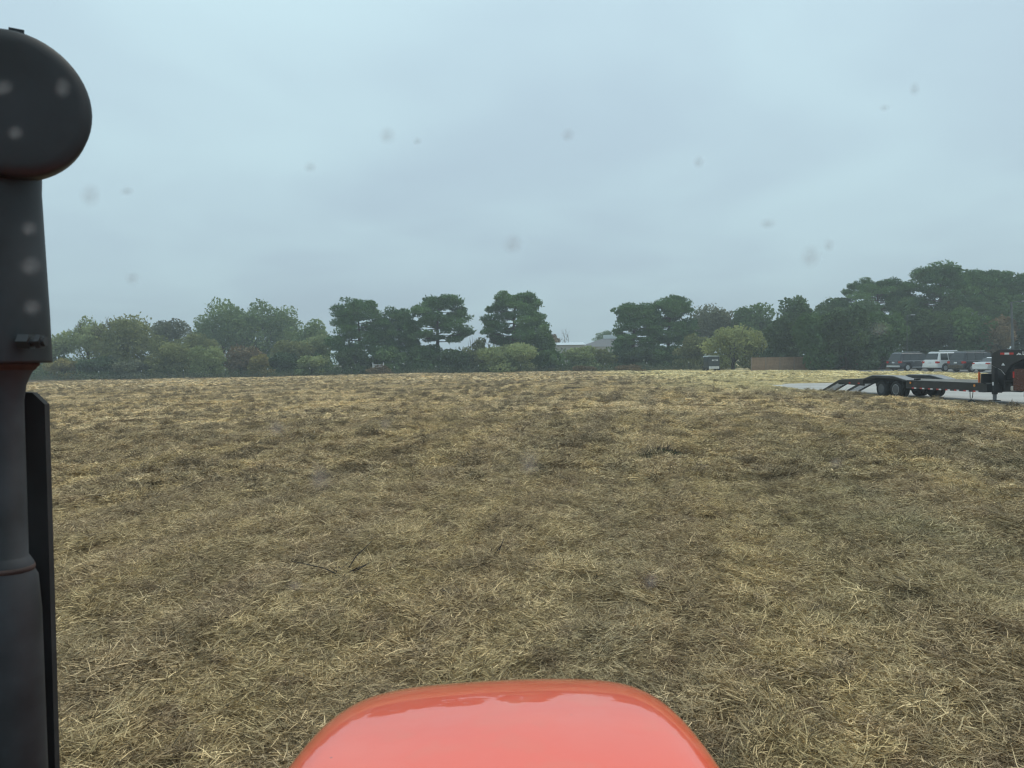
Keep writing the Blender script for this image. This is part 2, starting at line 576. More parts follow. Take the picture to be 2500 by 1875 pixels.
def straw_patch(name, n, radius, lmin, lmax, w, up, zmax, seed, tlo=0.25, thi=1.45, bend=0.3, dome=0.0, bump=0.0, wave=7.0, longs=0.06):
    """A mat of bent ribbons lying every which way."""
    g = np.random.default_rng(seed)
    r = radius * np.sqrt(g.random(3 * n)); t = g.random(3 * n) * 2 * np.pi
    hh = np.zeros(3 * n)
    if bump:
        # small cushions of matted grass with hollows between them
        q = 0.65 * vnoise(r * np.cos(t) * wave + 50, r * np.sin(t) * wave + 50, seed) + 0.35 * vnoise(r * np.cos(t) * wave * 2.1 + 50, r * np.sin(t) * wave * 2.1 + 50, seed + 1)
        hh = np.clip(q - 0.30, 0, 1) / 0.5
        ok = g.random(3 * n) < 0.05 + 0.95 * np.clip(hh * 1.3, 0, 1)
        r, t, hh = r[ok], t[ok], hh[ok]
    r, t, hh = r[:n], t[:n], hh[:n]; n = len(r)
    bx, by = r * np.cos(t), r * np.sin(t)
    bz = g.random(n) * zmax + bump * hh * (0.4 + 0.6 * g.random(n))
    if dome: bz = bz + dome * np.clip(1 - (r / radius) ** 2, 0, 1) * g.random(n)
    main = g.random() * 2 * np.pi
    az = np.where(g.random(n) < 0.25, main + g.normal(0, 0.5, n), g.random(n) * 2 * np.pi)
    el = np.abs(g.normal(0, up, n))
    ln = lmin + (lmax - lmin) * g.random(n) ** 2.0
    ln = np.where(g.random(n) < longs, ln * 1.9, ln)
    ww = w * (0.6 + 0.8 * g.random(n))
    d = np.stack([np.cos(az) * np.cos(el), np.sin(az) * np.cos(el), np.sin(el)], -1)
    side = np.stack([-np.sin(az), np.cos(az), np.zeros(n)], -1)
    roll = g.random(n) * np.pi
    nrm = np.cross(d, side)
    side = side * np.cos(roll)[:, None] + nrm * np.sin(roll)[:, None]
    p0 = np.stack([bx, by, bz], -1)
    curve = g.normal(0, bend, n)[:, None] * np.stack([-np.sin(az), np.cos(az), np.zeros(n)], -1) + np.array([0, 0, -1.0]) * (np.abs(g.normal(0, bend, n)) * np.sin(el) * 1.2)[:, None]
    p1 = p0 + d * (ln * 0.55)[:, None] + curve * (ln * 0.18)[:, None]
    p2 = p0 + d * ln[:, None] + curve * (ln * 0.55)[:, None]
    p2[:, 2] = np.maximum(p2[:, 2], 0.0)
    h = side * (ww * 0.5)[:, None]
    V = np.stack([p0 - h, p0 + h, p1 - h, p1 + h, p2 - h * 0.3, p2 + h * 0.3], 1).reshape(-1, 3)
    o = (np.arange(n) * 6)[:, None]
    F = np.concatenate([o + np.array([0, 1, 3, 2]), o + np.array([2, 3, 5, 4])], 1).reshape(-1, 4)
    tone = np.repeat(tlo + (thi - tlo) * g.random(n), 2)
    return mesh_np(name, V, F, tone=tone)


def scatter(name, meshes, P, rot, scl, pick, label, cat):
    """One object whose geometry nodes copy the given meshes onto points."""
    src = bpy.data.collections.new(name + "_source")
    for i, me_ in enumerate(meshes):
        me_.materials.append(M["straw"])
        src.objects.link(bpy.data.objects.new("%s_stalks_%02d" % (name, i), me_))
    me = bpy.data.meshes.new(name)
    n = len(P)
    me.vertices.add(n); me.vertices.foreach_set("co", np.asarray(P, dtype=np.float32).ravel())
    a = me.attributes.new("rot", 'FLOAT_VECTOR', 'POINT'); a.data.foreach_set("vector", np.asarray(rot, dtype=np.float32).ravel())
    a = me.attributes.new("scl", 'FLOAT', 'POINT'); a.data.foreach_set("value", np.asarray(scl, dtype=np.float32))
    a = me.attributes.new("pick", 'INT', 'POINT'); a.data.foreach_set("value", np.asarray(pick, dtype=np.int32))
    o = obj(name, me, M["straw"])
    ng = bpy.data.node_groups.new(name + "_nodes", 'GeometryNodeTree')
    ng.interface.new_socket("Geometry", in_out='INPUT', socket_type='NodeSocketGeometry')
    ng.interface.new_socket("Geometry", in_out='OUTPUT', socket_type='NodeSocketGeometry')
    gi, go = ng.nodes.new("NodeGroupInput"), ng.nodes.new("NodeGroupOutput")
    ci = ng.nodes.new("GeometryNodeCollectionInfo")
    ci.inputs["Collection"].default_value = src
    ci.inputs["Separate Children"].default_value = True
    ci.inputs["Reset Children"].default_value = True
    ip = ng.nodes.new("GeometryNodeInstanceOnPoints")
    ip.inputs["Pick Instance"].default_value = True
    def named(nm, ty):
        x = ng.nodes.new("GeometryNodeInputNamedAttribute"); x.data_type = ty
        x.inputs["Name"].default_value = nm; return x.outputs["Attribute"]
    ng.links.new(gi.outputs[0], ip.inputs["Points"])
    ng.links.new(ci.outputs[0], ip.inputs["Instance"])
    ng.links.new(named("pick", 'INT'), ip.inputs["Instance Index"])
    ng.links.new(named("rot", 'FLOAT_VECTOR'), ip.inputs["Rotation"])
    ng.links.new(named("scl", 'FLOAT'), ip.inputs["Scale"])
    ng.links.new(ip.outputs[0], go.inputs[0])
    md = o.modifiers.new("stalks", 'NODES'); md.node_group = ng
    tag(o, label, cat, kind="stuff")
    return o


def wedge(n, r0, r1, half=43.0):
    """Points spread evenly over a sector of the field."""
    i = np.arange(n) + rng.random() * 1000
    a, b = (i * 0.7548776662) % 1.0, (i * 0.5698402910) % 1.0   # even cover without holes
    r = np.sqrt(r0 ** 2 + (r1 ** 2 - r0 ** 2) * a)
    t = np.radians((b * 2 - 1) * half + rng.normal(0, 0.25, n))
    return r * np.sin(t), r * np.cos(t)


def place(x, y, sink, s0, s1, nvar, tilt=0.12, keep_lawn=1.0):
    ok = (drive_in(x, y) < -0.06) & (lot_in(x, y) < -0.1)
    ok &= rng.random(len(x)) > lawn(x, y) * (1 - keep_lawn)
    x, y = x[ok], y[ok]; n = len(x)
    P = np.stack([x, y, gz(x, y) - sink], -1)
    rot = np.stack([rng.normal(0, tilt, n), rng.normal(0, tilt, n), rng.random(n) * 2 * np.pi], -1)
    return P, rot, s0 + (s1 - s0) * rng.random(n), rng.integers(0, nvar, n)


near = [straw_patch("near_%d" % i, 1500, 0.34, 0.025, 0.11, 0.0033, 0.38, 0.03, 100 + i, 0.14, 1.60, 0.5, 0, 0.12, 6.5) for i in range(9)]
near += [straw_patch("near_lump_%d" % i, 900, 0.24, 0.03, 0.15, 0.0038, 0.6, 0.03, 120 + i, 0.2, 1.3, 0.5, 0.12, 0.05, 9.0) for i in range(4)]
x, y = wedge(3000, 2.2, 14.0)
P, ro, s, k = place(x, y, 0.015, 0.8, 1.25, 9)
lump = rng.random(len(k)) < 0.15
k[lump] = 9 + rng.integers(0, 4, lump.sum())
scatter("cut_grass_near", near, P, ro, s, k, "loose tan cut grass stalks strewn close before the hood", "cut grass")

mid = [straw_patch("mid_%d" % i, 2600, 0.6, 0.03, 0.11, 0.0062, 0.42, 0.03, 200 + i, 0.25, 1.65, 0.5, 0, 0.11, 4.0) for i in range(8)]
mid += [straw_patch("mid_lump_%d" % i, 1200, 0.30, 0.03, 0.13, 0.006, 0.6, 0.03, 220 + i, 0.15, 1.1, 0.5, 0.16, 0.06, 7.0) for i in range(4)]
x, y = wedge(2300, 13.5, 28.0, 42)
P, ro, s, k = place(x, y, 0.02, 0.8, 1.25, 8)
lump = rng.random(len(k)) < 0.32
k[lump] = 8 + rng.integers(0, 4, lump.sum())
scatter("cut_grass_middle", mid, P, ro, s, k, "matted tan cut grass over the middle of the field", "cut grass")

far = [straw_patch("far_%d" % i, 2600, 1.2, 0.04, 0.16, 0.013, 0.3, 0.03, 300 + i, 0.55, 1.85, 0.3, 0, 0.08, 2.2) for i in range(8)]  # paler tones paint in the fewer shaded gaps seen at a distance
x, y = wedge(3400, 27.0, 74.0, 41)
P, ro, s, k = place(x, y, 0.02, 0.8, 1.2, 8, 0.04, keep_lawn=0.45)
scatter("cut_grass_far", far, P, ro, s, k, "sparse dry stubble over the far half of the field", "cut grass")

edge = [straw_patch("edge_%d" % i, 1000, 2.4, 0.15, 0.55, 0.05, 0.16, 0.05, 350 + i, 0.70, 1.80, 0.3, 0, 0.06, 1.2) for i in range(5)]  # tones lightened likewise, as if less shade showed between stalks
x, y = wedge(1500, 72.0, 114.0, 41)
P, ro, s, k = place(x, y, 0.02, 0.8, 1.2, 5, 0.015, keep_lawn=0.3)
scatter("cut_grass_edge", edge, P, ro, s, k, "dry stubble in the last strip before the trees", "cut grass")

tuft = [straw_patch("tuft_%d" % i, 420, 0.30, 0.05, 0.18, 0.014, 0.6, 0.04, 400 + i, 0.16, 1.0, 0.5, 0.30) for i in range(6)]
x, y = wedge(20000, 12.0, 113.0, 41)
ok = (vnoise(x * 0.4, y * 0.4, 41) > 0.36) & (rng.random(len(x)) > 0.75 * lawn(x, y)) & (x < 30)
P, ro, s, k = place(x[ok], y[ok], 0.0, 0.28, 0.95, 6, 0.2, keep_lawn=0.3)
scatter("hay_clumps", tuft, P, ro, s, k, "small brown clumps of cut hay dotted over the field", "hay clumps")

# taller fringe along the edge of the drive
fr = [straw_patch("fringe_%d" % i, 150, 0.3, 0.08, 0.24, 0.012, 0.9, 0.02, 500 + i, 0.8, 1.35) for i in range(5)]
yy = 22 + 35 * rng.random(1500)
xx = np.interp(yy, _EY, _EX) - 0.12 - np.abs(rng.normal(0, 0.45, 1500))
P, ro, s, k = place(xx, yy, 0.01, 0.35, 0.7, 5)
scatter("verge_grass", fr, P, ro, s, k, "straw coloured verge grass along the edge of the drive", "verge grass")
# ------------------------------------------------------------------ trees and shrubs
def rand_dirs(g, n):
    v = g.normal(size=(n, 3)); return v / np.linalg.norm(v, axis=1)[:, None]


def leaf_quads(g, C, size, aspect=0.6, lean=None):
    """One rhombus for each centre."""
    n = len(C)
    a = rand_dirs(g, n)
    if lean is not None:
        a = a + lean; a /= np.linalg.norm(a, axis=1)[:, None]
    b = np.cross(a, rand_dirs(g, n)); b /= np.maximum(np.linalg.norm(b, axis=1), 1e-6)[:, None]
    s = (size * (0.6 + 0.8 * g.random(n)))[:, None]
    V = np.stack([C - a * s, C + b * s * aspect, C + a * s, C - b * s * aspect], 1)
    return V.reshape(-1, 3)


def foliage_mesh(name, Vs, tones):
    V = np.concatenate(Vs)
    F = np.arange(len(V), dtype=np.int32).reshape(-1, 4)
    return mesh_np(name, V, F, tone=np.clip(np.concatenate(tones), 0, 1))


GREEN = {
    "pine": leaf_mat("needles", (0.055, 0.113, 0.048), (0.163, 0.267, 0.096), 0.2),
    "oak": leaf_mat("leaves_oak", (0.063, 0.118, 0.048), (0.169, 0.254, 0.096), 0.25),
    "dark": leaf_mat("leaves_dark", (0.051, 0.082, 0.043), (0.120, 0.171, 0.077), 0.25),
    "mid": leaf_mat("leaves_mid", (0.134, 0.157, 0.066), (0.325, 0.335, 0.140), 0.3),
    "tall": leaf_mat("leaves_tall", (0.114, 0.181, 0.072), (0.266, 0.340, 0.137), 0.3),
    "light": leaf_mat("leaves_light", (0.183, 0.231, 0.098), (0.428, 0.471, 0.218), 0.35),
    "yellow": leaf_mat("leaves_yellow", (0.230, 0.256, 0.101), (0.524, 0.543, 0.221), 0.35),
    "orange": leaf_mat("leaves_orange", (0.186, 0.169, 0.064), (0.417, 0.348, 0.127), 0.3),
    "russet": leaf_mat("leaves_russet", (0.131, 0.101, 0.060), (0.302, 0.227, 0.125), 0.25),
    "grey": leaf_mat("leaves_grey", (0.112, 0.125, 0.082), (0.227, 0.244, 0.145), 0.25),
}

SEEN_LABELS = set()


def broadleaf(name, label, u, hw, vt, d, col, seed, zb=0.12, lumps=14, n=4500, leaf=0.20, sparse=0.0, twigs=0, cat="tree", depth=0.8, spread=None, bark="bark"):
    n = int(n * 1.45); leaf = leaf * 1.12
    g = np.random.default_rng(seed)
    H = max(0.6, zat(u, vt, d)); rx = max(0.4, hw * d / 1878.0)
    x, y = gx(u, d), d
    root = empty(name, (x, y, float(gz(np.array([x]), np.array([y]))[0]) - 0.05))
    z0 = zb * H; rz = (H - z0) * 0.5; zc = z0 + rz; ry = rx * depth
    env = np.array([rx, ry, rz])
    C, Rr, T = [], [], []
    for i in range(lumps):
        dv = rand_dirs(g, 1)[0]
        if dv[2] < -0.3 and g.random() < 0.5: dv[2] = abs(dv[2])
        f = 0.45 + 0.33 * g.random()
        lr = (0.24 + 0.16 * g.random())
        C.append(dv * env * f); Rr.append(env * lr * (0.85 + 0.3 * g.random(3)) + 0.12); T.append(0.15 + 0.7 * g.random())
    # a core so that the crown hangs together, and a low skirt for shrubs
    C.append(np.zeros(3)); Rr.append(env * 0.55); T.append(0.3)
    if zb < 0.1:
        for i in range(5):
            a = g.random() * 6.283
            C.append(np.array([math.cos(a) * rx * 0.6, math.sin(a) * ry * 0.6, -rz * 0.72])); Rr.append(np.array([rx * 0.4, ry * 0.4, rz * 0.34])); T.append(0.15 + 0.5 * g.random())
    C, Rr, T = np.array(C), np.array(Rr), np.array(T)
    wts = (Rr[:, 0] * Rr[:, 2]); wts /= wts.sum()
    k = g.choice(len(C), n, p=wts)
    dv = rand_dirs(g, n)
    rr = 1.0 - 0.55 * g.random(n) ** 2.2
    stray = g.random(n) < (0.06 + sparse)
    rr = np.where(stray, rr + 0.30 * g.random(n), rr)
    P = C[k] + dv * Rr[k] * rr[:, None]
    P[:, 2] += zc
    # ragged gaps
    hole = vnoise(P[:, 0] * 0.9 + seed, P[:, 2] * 0.9 + P[:, 1] * 0.4, seed) < (0.12 + sparse * 0.5)
    P = P[~hole]; k = k[~hole]
    P[:, 2] = np.maximum(P[:, 2], 0.05)
    V = leaf_quads(g, P, np.full(len(P), leaf), 0.6)
    tone = T[k] + g.normal(0, 0.10, len(k))
    obj("crown", foliage_mesh("crown", [V], [tone]), GREEN[col], root)
    t = Tubes()
    r0 = 0.035 + 0.017 * H
    top = Vector((0, 0, z0 + rz * 0.9))
    stems = 1 if zb > 0.1 else 3
    for sidx in range(stems):
        bx, by = (g.random() - 0.5) * 0.3 * stems, (g.random() - 0.5) * 0.3 * stems
        mid_ = Vector(((g.random() - 0.5) * 0.4, (g.random() - 0.5) * 0.4, z0 + rz * 0.3))
        t.add([(bx, by, -0.15), tuple(mid_), tuple(top + Vector((bx * 2, by * 2, 0)))], [r0, r0 * 0.7, r0 * 0.3])
    for i in range(min(len(C) - 1, 12)):
        q = C[i] + np.array([0, 0, zc])
        s0 = Vector((0, 0, z0 + rz * (0.1 + 0.6 * g.random())))
        m_ = s0.lerp(Vector(q), 0.55) + Vector((0, 0, 0.12 * rz))
        t.add([tuple(s0), tuple(m_), tuple(q)], [r0 * 0.5, r0 * 0.33, r0 * 0.12], 5)
    t.build("trunk", M[bark], root)
    t = Tubes()
    for i in range(twigs):
        a = g.random() * 6.283; f = math.sqrt(g.random())
        b0 = Vector((math.cos(a) * rx * f * 0.75, math.sin(a) * ry * f * 0.7, zc + rz * 0.75 * math.sqrt(max(0.05, 1 - f * f * 0.8))))
        dr = Vector((math.cos(a) * 0.7 * f + g.normal(0, 0.3), g.normal(0, 0.3), 1.0)).normalized()
        ln = 0.6 + 0.9 * g.random()
        t.add([tuple(b0 - dr * 0.5), tuple(b0 + dr * ln * 0.5), tuple(b0 + dr * ln + Vector((g.normal(0, 0.15), 0, 0)))], [0.04, 0.028, 0.012], 4)
    if twigs: tag(t.build("twigs", M[bark], root), kind="stuff")
    tag(root, label, cat)
    return root


def pine(label, u, hw, vt, d, seed, zfirst=0.30, pads=46, lean=0.0, shape=1.0, n_pad=150, group="pines along the field edge", hollow=0.0):
    g = np.random.default_rng(seed)
    H = zat(u, vt, d); W = hw * d / 1878.0
    x, y = gx(u, d), d
    root = empty("pine_tree", (x, y, float(gz(np.array([x]), np.array([y]))[0]) - 0.05))
    t = Tubes()
    r0 = 0.24 + 0.008 * H
    def axis(z):
        f = z / H
        return Vector((lean * f * f * W + 0.12 * math.sin(f * 5 + seed), 0.1 * math.sin(f * 4 + seed * 2), z))
    zs = [-0.2, 0.15 * H, 0.35 * H, 0.55 * H, 0.75 * H, 0.93 * H]
    t.add([tuple(axis(z)) for z in zs], [r0 * 1.15, r0, r0 * 0.85, r0 * 0.62, r0 * 0.4, r0 * 0.12], 8)
    Vs, Ts = [], []
    def pad(c, rx, rz, tn, dens=1.0):
        n = int(n_pad * dens)
        dv = rand_dirs(g, n)
        rr = 0.5 + 0.55 * g.random(n) ** 0.6
        rr = np.where(g.random(n) < 0.18, rr * (1.0 + 0.35 * g.random(n)), rr)[:, None]
        P = np.array(c) + dv * np.array([rx, rx, rz]) * rr
        P[:, 2] += 0.12 * rz
        lean_ = dv * 0.7 + np.array([0, 0, 0.35])
        Vs.append(leaf_quads(g, P, np.full(n, 0.235), 0.33, lean_))
        Ts.append(np.clip(tn + g.normal(0, 0.10, n), 0, 1))
    for i in range(pads):
        f = (i + g.random()) / pads
        zf = zfirst + (0.97 - zfirst) * f
        z = zf * H
        # outline: widest low in the crown, rounded at the top
        q = (zf - zfirst) / (1 - zfirst)
        env = W * (0.55 + 0.5 * min(1.0, q / 0.18)) * math.sqrt(max(0.02, 1 - max(0, q - 0.12) ** 1.7 * 1.02)) * shape
        a = i * 2.399 + g.normal(0, 0.4)
        reach = env * (0.45 + 0.52 * g.random() ** 0.55)
        if hollow and q < 0.5 and g.random() < hollow: reach = env * 0.95
        rise = (0.05 + 0.28 * g.random()) * reach * (0.4 + q)
        s = axis(z - rise * 0.8)
        e = axis(z) + Vector((math.cos(a) * reach, math.sin(a) * reach, 0))
        m_ = s.lerp(e, 0.5) + Vector((0, 0, -0.06 * reach + 0.05))
        rb = r0 * (0.30 - 0.18 * q)
        t.add([tuple(s), tuple(m_), tuple(e)], [rb, rb * 0.65, rb * 0.25], 5)
        tn = 0.10 + 0.75 * g.random()
        pr = (0.75 + 0.55 * g.random()) * (0.75 + 0.035 * H)
        pad(e, pr, pr * (0.36 + 0.2 * q), tn)
        if reach > 1.6:
            b = m_.lerp(e, 0.35 + 0.3 * g.random()) + Vector((g.normal(0, 0.5), g.normal(0, 0.5), 0.25))
            pad(b, pr * 0.8, pr * 0.3, tn - 0.05, 0.7)
            for s_ in (-1, 1):
                c2 = e + Vector((-math.sin(a), math.cos(a), 0)) * s_ * pr * 0.8 + Vector((0, 0, g.normal(0, 0.25)))
                t.add([tuple(m_), tuple(c2)], [rb * 0.4, rb * 0.15], 4)
                pad(c2, pr * 0.7, pr * 0.3, tn + g.normal(0, 0.1), 0.6)
    for i in range(5):
        c = axis(H * (0.90 + 0.07 * g.random())) + Vector((g.normal(0, W * 0.22), g.normal(0, W * 0.22), -0.25))
        pad(c, 0.8 + W * 0.12, 0.5, 0.5 + 0.2 * g.random(), 0.8)
    obj("crown", foliage_mesh("crown", Vs, Ts), GREEN["pine"], root)
    t.build("trunk", M["bark"], root)
    tag(root, label, "pine", group)
    return root


def bare_tree(label, u, hw, vt, d, seed):
    g = random.Random(seed)
    H = zat(u, vt, d); x = gx(u, d)
    root = empty("bare_tree", (x, d, -0.05))
    trunk = Tubes(); br = Tubes()
    def grow(p, dr, ln, r, lev, T):
        q = p + dr * ln
        m = p.lerp(q, 0.5) + Vector((g.gauss(0, 0.06), g.gauss(0, 0.06), 0)) * ln
        T.add([tuple(p), tuple(m), tuple(q)], [r, r * 0.8, r * 0.6], 5)
        if lev == 0: return
        for _ in range(3 if lev > 1 else 4):
            nd = (dr + Vector((g.gauss(0, 0.55), g.gauss(0, 0.55), g.gauss(0.12, 0.3)))).normalized()
            grow(q if g.random() < 0.6 else m, nd, ln * (0.62 + 0.2 * g.random()), r * 0.58, lev - 1, br)
    grow(Vector((0, 0, -0.1)), Vector((0.05, 0, 1)), H * 0.40, 0.2, 4, trunk)
    zs = max(v[2] for v in br.V); ws = max(abs(v[0]) for v in br.V)
    k = hw * d / 1878.0 / ws
    br.V = [(v[0] * k, v[1] * k, v[2] * H / zs) for v in br.V]
    trunk.V = [(v[0] * k, v[1] * k, v[2] * H / zs) for v in trunk.V]
    br.build("crown", M["bark_pale"], root); trunk.build("trunk", M["bark_pale"], root)
    tag(root, label, "tree")


# --- thicket beside the exhaust stack
E = "thicket at the field edge"
broadleaf("scrub_tree", "small olive scrub tree peeping out beside the bolt on the exhaust stack", 140, 52, 803, 127, "light", 1, 0.05, n=3500)
broadleaf("shrub", "low orange autumn shrub just beyond the foot of the exhaust shield", 152, 40, 872, 119, "orange", 2, 0.05, 9, 2200, 0.16, cat="shrub")
broadleaf("scrub_tree", "feathery yellow-green tree with wispy top next to the exhaust stack", 218, 62, 776, 126, "light", 3, 0.08, 16, 4600, 0.18, 0.14, 26)
broadleaf("scrub_tree", "broad bushy green tree with bare twigs sticking out of its top", 312, 100, 768, 125, "mid", 4, 0.05, 20, 7800, 0.20, 0.06, 46)
broadleaf("thicket_tree", "dark brownish rounded tree behind the bushy twig-topped tree", 412, 52, 774, 140, "grey", 5, 0.1, 12, 3600)
broadleaf("shrub", "rounded fresh green shrub before the dark brownish tree", 415, 66, 826, 120, "mid", 6, 0.03, 12, 4200, 0.18, cat="shrub")
broadleaf("thicket_tree", "small green tree filling the gap at the foot of the tall tree clump", 478, 70, 808, 133, "mid", 7, 0.05, 12, 4000)
broadleaf("shrub", "yellow-green shrub at the foot of the tall rounded tree clump", 510, 46, 838, 119, "light", 8, 0.03, 11, 3000, 0.17, 0.05, cat="shrub")
broadleaf("shrub", "dull brown-green shrub with orange tips between yellow shrub and orange sapling", 592, 48, 838, 121, "russet", 9, 0.03, 11, 3000, 0.17, 0.08, 10, cat="shrub")
broadleaf("shrub", "tall thin orange sapling below the rounded tree clump", 640, 34, 862, 118, "orange", 10, 0.03, 9, 2000, 0.16, 0.1, 6, cat="shrub")
broadleaf("tall_tree", "tallest rounded green tree of the hazy tree clump", 545, 92, 720, 152, "tall", 11, 0.02, 22, 8800, 0.24)
broadleaf("tall_tree", "second rounded green tree in the hazy tree clump", 640, 76, 736, 155, "tall", 12, 0.02, 18, 6800, 0.24)
broadleaf("tall_tree", "third rounded green tree in the hazy tree clump", 700, 60, 750, 156, "tall", 13, 0.02, 15, 5200, 0.24)
broadleaf("tall_tree", "lowest rounded green tree at the pine end of the hazy tree clump", 757, 56, 770, 152, "tall", 14, 0.02, 15, 5200, 0.24)
broadleaf("thicket_tree", "yellowing small tree between the tall clump and the first pine", 770, 46, 806, 134, "light", 15, 0.06, 12, 3600, 0.2)
broadleaf("shrub", "bright yellow-green bush low before the first pine", 758, 38, 866, 117, "light", 16, 0.03, 10, 2200, 0.17, cat="shrub")
broadleaf("shrub", "dark shrub beside the bright yellow-green bush", 690, 52, 862, 122, "dark", 17, 0.03, 11, 3200, cat="shrub")
broadleaf("thicket_tree", "dull green bush behind the bright yellow-green bush", 705, 60, 822, 132, "mid", 18, 0.05, 12, 3800)
broadleaf("shrub", "dusky shrub under the feathery yellow-green tree", 235, 60, 868, 120, "dark", 19, 0.03, 10, 3000, 0.17, cat="shrub")
broadleaf("shrub", "brownish shrub under the broad twig-topped tree", 330, 58, 872, 119, "grey", 20, 0.03, 10, 3000, 0.17, cat="shrub")
broadleaf("scrub_tree", "green scrub tree hidden behind the exhaust stack", 60, 60, 800, 127, "mid", 21, 0.05, 14, 3600)
broadleaf("scrub_tree", "leafy scrub tree at the far end of the thicket beyond the exhaust", -60, 80, 790, 126, "light", 22, 0.05, 14, 3600)

# --- pines along the edge
pine("first pine with layered flat branches beside the hazy tree clump", 878, 74, 732, 125, 31, 0.28, 44, 0.0, 1.0)
pine("short slim pine between the two taller pines", 975, 46, 753, 128, 32, 0.34, 34, 0.05, 0.95)
pine("rounded pine with dark open limbs low on its crown", 1070, 68, 723, 125, 33, 0.42, 40, 0.1, 1.1, hollow=0.7)
pine("tallest lone pine standing behind the light green bush", 1258, 78, 714, 124, 34, 0.34, 48, 0.0, 1.0)
pine("narrow pine at the end of the grey roof", 1548, 56, 741, 124, 35, 0.24, 36, 0.05, 1.0)
pine("full pine next to the narrow pine by the grey roof", 1632, 54, 725, 126, 36, 0.36, 38, 0.1, 1.05)
for i, (u, hw, vt, lab, cl) in enumerate([
    (858, 58, 850, "dark undergrowth bush below the first pine", "dark"),
    (955, 60, 838, "dark leafy bush below the short slim pine", "oak"),
    (1036, 58, 836, "dark bush at the foot of the rounded open pine", "oak"),
    (1108, 50, 852, "dark bush between the rounded pine and the light green bush", "dark"),
    (1540, 62, 846, "dark bush below the narrow pine", "dark"),
    (1622, 55, 836, "dark bush below the full pine", "oak"),
    (1690, 48, 815, "olive bush between the full pine and the yellow-green tree", "mid"),
    (1660, 40, 868, "low olive bush beside the small utility vehicle", "dark"),
]):
    broadleaf("bush", lab, u, hw, vt, 119 + (i % 3) * 1.5, cl, 40 + i, 0.03, 12, 3600, 0.2, cat="bush")
broadleaf("bush", "big light green bush spreading in front of the tallest pine", 1235, 84, 826, 116, "light", 51, 0.03, 16, 6600, 0.18, 0.06, 14, cat="bush")
broadleaf("bush", "grey-green bush with pale twigs beside the big light green bush", 1172, 44, 824, 122, "mid", 52, 0.03, 12, 3000, 0.18, 0.1, 16, cat="bush")
broadleaf("thicket_tree", "dark ivy-covered tree at the side of the tallest pine", 1322, 36, 786, 121, "oak", 53, 0.05, 12, 3600)
broadleaf("bush", "dark green bush below the white metal roof", 1345, 46, 848, 119, "oak", 54, 0.03, 11, 3000, 0.18, cat="bush")
broadleaf("bush", "light green hedge bush in front of the grey roof", 1420, 56, 842, 121, "light", 55, 0.03, 12, 3600, 0.18, cat="bush")
broadleaf("bush", "green hedge bush between the light hedge and the narrow pine", 1484, 44, 850, 121, "mid", 56, 0.03, 11, 3000, 0.18, cat="bush")
broadleaf("far_tree", "rusty brown tree behind the white metal roof", 1352, 30, 808, 168, "russet", 57, 0.1, 10, 2200, 0.22)
bare_tree("bare leafless tree rising behind the white metal roof", 1378, 34, 800, 170, 58)
pine("small distant pine poking up behind the grey roof", 1476, 22, 808, 230, 59, 0.6, 12, 0.0, 1.0, 110)

# --- trees towards the parking lot
broadleaf("far_tree", "dusky grey-brown tree with open top behind the yellow-green tree", 1740, 66, 742, 140, "grey", 61, 0.12, 16, 5000, 0.22, 0.12)
broadleaf("oak_tree", "rounded green oak behind the yellow-green tree", 1838, 62, 734, 136, "oak", 62, 0.1, 16, 5400, 0.22)
broadleaf("small_tree", "yellow-green dome-shaped tree beside the wooden fence", 1792, 76, 790, 110, "yellow", 63, 0.06, 18, 6800, 0.17, 0.05, 8)
broadleaf("oak_tree", "tree with sparse feathery top above the wooden fence", 1935, 58, 722, 119, "oak", 64, 0.1, 18, 5400, 0.19, 0.16, 18)
broadleaf("oak_tree", "broad green oak above the dark end of the wooden fence", 2035, 68, 724, 126, "oak", 65, 0.1, 17, 6000, 0.21)
pine("broad spreading pine rising over the oaks left of the lamp post", 2142, 86, 682, 124, 66, 0.52, 40, 0.0, 1.05, group="tall pines behind the parking lot")
pine("tallest pine with open layered limbs above the parked cars", 2296, 76, 646, 120, 67, 0.52, 42, -0.05, 1.1, group="tall pines behind the parking lot", hollow=0.6)
pine("pine with gaps in its crown next to the tallest pine", 2392, 62, 661, 121, 68, 0.56, 36, 0.0, 1.1, group="tall pines behind the parking lot", hollow=0.5)
pine("pine at the picture's edge behind the utility pole", 2478, 56, 664, 119, 69, 0.5, 36, 0.0, 1.1, group="tall pines behind the parking lot")
pine("pine standing past the utility pole beyond the truck", 2580, 60, 660, 118, 70, 0.5, 32, 0.0, 1.1, group="tall pines behind the parking lot")
for i, (u, hw, vt, d, cl, lab) in enumerate([
    (1905, 50, 772, 106, "dark", "dark bushy oak beside the yellow-green dome-shaped tree"),
    (1990, 58, 762, 98.8, "oak", "leafy oak overhanging the middle of the wooden fence"),
    (2068, 76, 745, 99, "dark", "dark live oak at the end of the wooden fence"),
    (2160, 60, 764, 100.5, "oak", "live oak just behind the dark parked SUV"),
    (2262, 74, 748, 105, "dark", "dark live oak behind the white parked SUV"),
    (2352, 70, 752, 104, "oak", "live oak behind the black parked SUV"),
    (2432, 50, 768, 103, "russet", "reddish-brown tree by the utility pole"),
    (2520, 64, 742, 104, "dark", "dark live oak at the picture's edge behind the truck"),
    (2620, 70, 740, 104, "oak", "live oak past the truck beyond the drive"),
]):
    broadleaf("live_oak" if cl != "russet" else "small_tree", lab, u, hw, vt, d, cl, 80 + i, 0.04, 20, 7000, 0.2, 0.03)
broadleaf("oak_tree", "green oak closing the gap under the broad spreading pine", 2100, 60, 728, 119, "oak", 95, 0.1, 16, 5000, 0.2)
